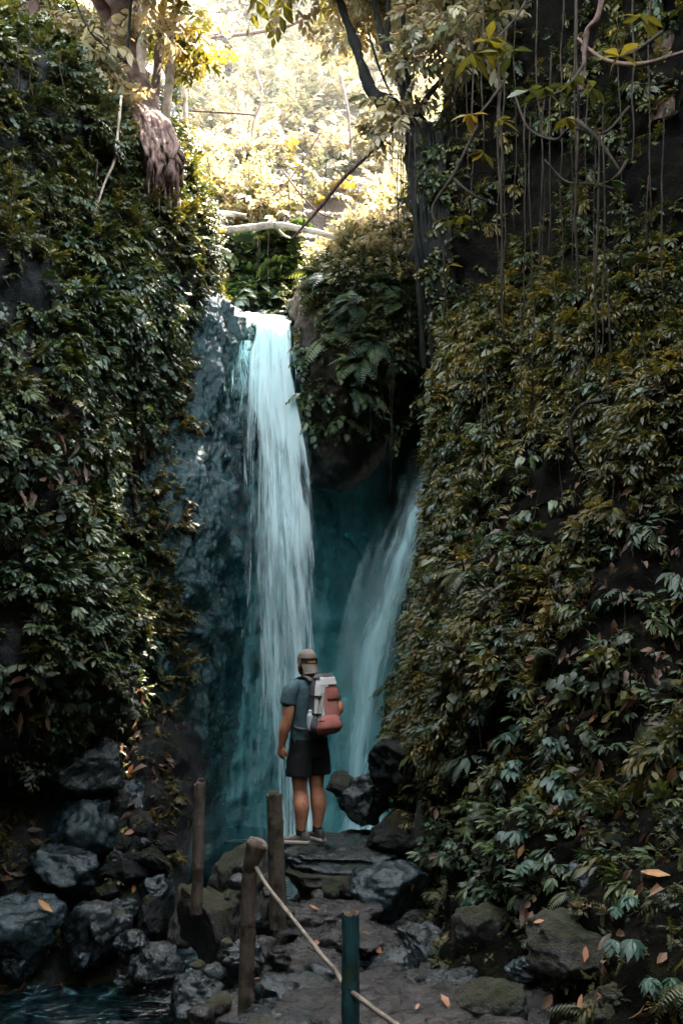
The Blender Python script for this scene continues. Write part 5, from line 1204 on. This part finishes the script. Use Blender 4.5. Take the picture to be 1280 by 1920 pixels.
# ------------------------------------------------------------------ the backpack
pack = tag(thing('backpack', (hx, hy_, hz), YAW), 'red and white hiking backpack with grey lid on the back of the hiker', 'backpack')
ZP = np.array([1.02, 1.045, 1.09, 1.2, 1.35, 1.46, 1.53, 1.57]); SX = np.array([.75, .95, 1.02, 1.0, .96, .88, .74, .48]); SY = np.array([.70, .95, 1.08, 1.0, .92, .84, .70, .45])
def psurf(th, z, off=0):
    c, s_ = np.cos(th), np.sin(th); sx = np.interp(z, ZP, SX); sy = np.interp(z, ZP, SY); e = .62
    x = (.128 + off) * np.sign(c) * np.abs(c) ** e * sx; y = (.094 + off) * np.sign(s_) * np.abs(s_) ** e * sy
    return np.stack([x, -.212 + y, z], 1)
zs = catmull(ZP, 40); th = np.linspace(0, 2 * np.pi, 40, endpoint=False)
G = np.concatenate([psurf(th, np.full(40, zs[0])) * (.02, .02, 1) + np.array([0, -.21, 0])] + [psurf(th, np.full(40, z)) for z in zs] + [psurf(th, np.full(40, zs[-1])) * (.02, .02, 1) + np.array([0, -.21, 0])])
part('pack_body', (G, quads(42, 40, True)), M['grey_cloth'], pack)
def patch(name, tl, trr, z0, z1, off, mat, thick=.006, bul=0, nu=22, nv=22, arch=0):
    """tl, trr: left and right bounds (angle) as functions of the height fraction"""
    def f(u, v):
        z = z0 + (z1 - z0 - arch + arch * np.sin(np.pi * np.clip(u, .001, .999)) ** .6) * v; a = tl(v) + (trr(v) - tl(v)) * u
        b = off + bul * np.sin(np.pi * np.clip(u, 0, 1)) ** .7 * np.sin(np.pi * np.clip(v, 0, 1)) ** .7
        return psurf(a, z, b)
    return part(name, strip(f, nu, nv, thick), mat, pack)
D = math.radians
K = lambda d: (lambda v: D(d) + 0 * v)
patch('white_panel', K(190), lambda v: D(262) + D(8) * v, 1.15, 1.52, .004, M['white_cloth'])
patch('red_panel', lambda v: D(258) - D(8) * np.sin(v * 3), K(318), 1.15, 1.455, .011, M['coral'])
patch('white_trim', K(222), K(312), 1.475, 1.545, .012, M['white_cloth'])
patch('white_trim', K(319), K(329), 1.12, 1.44, .011, M['white_cloth'])
patch('bottom_pocket', lambda v: D(200) + D(14) * v ** 2, lambda v: D(338) - D(14) * v ** 2, 1.025, 1.20, .006, M['red'], .008, .038, 26, 26, .07)
patch('pocket_zip', lambda v: D(222), lambda v: D(318), 1.150, 1.158, .034, M['black_cloth'], .004)
patch('upper_pocket', K(262), K(312), 1.34, 1.44, .017, M['red'], .006, .01)
patch('pocket_zip', K(264), K(310), 1.335, 1.342, .02, M['black_cloth'], .004)
patch('lid', K(170), K(372), 1.53, 1.576, .008, M['grey_cloth'], .008, .004)
patch('side_pocket', K(150), K(214), 1.03, 1.17, .010, M['grey_cloth'], .006, .02)
part('bottle', limb([(-.145, -.20, 1.07), (-.145, -.20, 1.19), (-.145, -.20, 1.215), (-.145, -.20, 1.24)], [.03, .03, .018, .016], 16, 16), M['bottle'], pack)
for a0, z_ in ((196, 1.36), (190, 1.20)):
    patch('compression_strap', K(a0 - 46), K(a0 + 44), z_, z_ + .018, .012, M['black_cloth'], .004)
patch('compression_strap', K(318), K(372), 1.33, 1.35, .014, M['black_cloth'], .005)
for a_, z_ in ((226, 1.345), (214, 1.195), (352, 1.325)):
    c = psurf(np.array([D(a_)]), np.array([z_ + .015]), .02)[0]
    V, Q = ball((0, 0, 0), (.020, .012, .016), 10); V = np.clip(V, -.014, .014); part('buckle', (V + c, Q), M['black_cloth'], pack)
for k in range(4):
    a0 = 205 + k * 9; patch('cord', lambda v, a=a0: D(a) + D(26) * v, lambda v, a=a0: D(a + 2) + D(26) * v, 1.19, 1.40, .009, M['grey_cloth'], .004, nu=3)
for s in (-1, 1):
    pts = [(s * .075, -.13, 1.50), (s * .085, -.07, 1.535), (s * .105, .02, 1.515), (s * .112, .105, 1.44), (s * .118, .135, 1.34), (s * .13, .125, 1.22), (s * .165, .06, 1.12), (s * .175, -.04, 1.07), (s * .13, -.14, 1.06)]
    c = catmull(np.array(pts), 50); d = np.gradient(c, axis=0); sd = np.cross(d, np.cross(d, np.array([0, 1.0, .3]) - 0 * d)); sd = np.tile([1.0, 0, 0], (50, 1)) * .026
    sd[36:] = np.array([0, 0, .014]); sd[:36] *= np.interp(np.arange(36), [0, 20, 35], [1, 1, .5])[:, None]
    nrm = np.cross(d, sd); nrm /= np.linalg.norm(nrm, axis=1, keepdims=True) + 1e-9
    ring = np.stack([c + sd + nrm * .006, c - sd + nrm * .006, c - sd - nrm * .006, c + sd - nrm * .006], 1)
    part('shoulder_strap', (ring.reshape(-1, 3), quads(50, 4, True)), M['grey_cloth'], pack)
patch('grab_loop', K(60), K(120), 1.53, 1.56, .0, M['black_cloth'], .006)
for x in (-.09, .03):
    V, Q = tube([(x, -.14, 1.04), (x * 1.1, -.15, .98), (x * 1.15, -.145, .90), (x * 1.1, -.142, .86)], [.004] * 4, 5, 14); part('loose_strap', (V, Q), M['black_cloth'], pack)
# ------------------------------------------------------------------ moist air
ms = tag(thing('mist', (-.35, 13.0, -1.1)), 'bluish spray mist hanging in the hollow around the falling water', 'mist', kind='stuff')
for k_, (rx, ry, rz_, de) in enumerate(((1.75, 1.0, 4.0, .010), (1.55, .97, 3.6, .011), (1.3, .92, 3.1, .013), (1.08, .86, 2.6, .016), (.85, .80, 2.1, .019), (.6, .74, 1.6, .024))):
    t = NT('spray_mist'); pv = t.n('ShaderNodeVolumePrincipled'); pv.inputs['Color'].default_value = (.10, .80, .86, 1); pv.inputs['Density'].default_value = de
    t.l(pv.outputs[0], t.out.inputs['Volume']); mb = ball((0, 0, 1.6), (rx, ry, rz_), 24); o = link(np_mesh('mist_layer', mb[0], mb[1], t.m), 'mist_layer', ms); o['kind'] = 'stuff'
t2 = NT('glow_mist'); pv = t2.n('ShaderNodeVolumePrincipled'); pv.inputs['Color'].default_value = (.95, .93, .9, 1); pv.inputs['Density'].default_value = .006
t2.l(pv.outputs[0], t2.out.inputs['Volume']); m2 = ball((-.5, 22, 11.5), (9, 6.5, 6.5), 24)
tag(link(np_mesh('mist', m2[0], m2[1], t2.m), 'mist'), 'pale sunlit mist drifting before the hillside above the falls', 'mist', kind='stuff')
#@@END
# ------------------------------------------------------------------ camera, sky, sun
cam = bpy.data.cameras.new('camera'); cam.sensor_fit = 'VERTICAL'; cam.sensor_height = 36; cam.sensor_width = 24
cam.lens = 36 * F / 1920; cam.shift_y = (HY - 960) / 1920; cam.clip_end = 500; cam.clip_start = .05
co = bpy.data.objects.new('camera', cam); COL.objects.link(co); co.location = (0, 0, CZ); co.rotation_euler = (math.radians(90), 0, 0)
S.camera = co
EL, AZ = math.radians(60), math.radians(28)     # sun behind the falls, to the right
sv = Vector((math.sin(AZ) * math.cos(EL), math.cos(AZ) * math.cos(EL), math.sin(EL)))
sun = bpy.data.lights.new('sun', 'SUN'); sun.energy = 2.2; sun.angle = math.radians(.5); sun.color = (1, .85, .66)
so = bpy.data.objects.new('sun', sun); COL.objects.link(so); so.rotation_euler = (-sv).to_track_quat('-Z', 'Y').to_euler(); so.location = (0, 0, 30)
w = bpy.data.worlds.new('World'); S.world = w; w.use_nodes = True
nt = w.node_tree; bg = nt.nodes['Background']; sky = nt.nodes.new('ShaderNodeTexSky'); sky.sky_type = 'NISHITA'; sky.sun_disc = False
sky.sun_elevation = EL; sky.sun_rotation = AZ; sky.air_density = 1.0; sky.dust_density = 2.0; sky.ozone_density = 1.0
hs = nt.nodes.new('ShaderNodeHueSaturation'); hs.inputs['Saturation'].default_value = .4; hs.inputs['Hue'].default_value = .462; nt.links.new(sky.outputs[0], hs.inputs['Color']); nt.links.new(hs.outputs[0], bg.inputs[0]); bg.inputs[1].default_value = .15
S.view_settings.view_transform = 'Standard'; S.view_settings.look = 'None'; S.view_settings.exposure = 5.1; S.view_settings.gamma = 1
S.render.engine = 'CYCLES'
cy = S.cycles; cy.max_bounces = 6; cy.diffuse_bounces = 3; cy.glossy_bounces = 2; cy.transmission_bounces = 4; cy.transparent_max_bounces = 24; cy.volume_bounces = 0
cy.caustics_reflective = False; cy.caustics_refractive = False; cy.use_denoising = True; cy.sample_clamp_indirect = 4
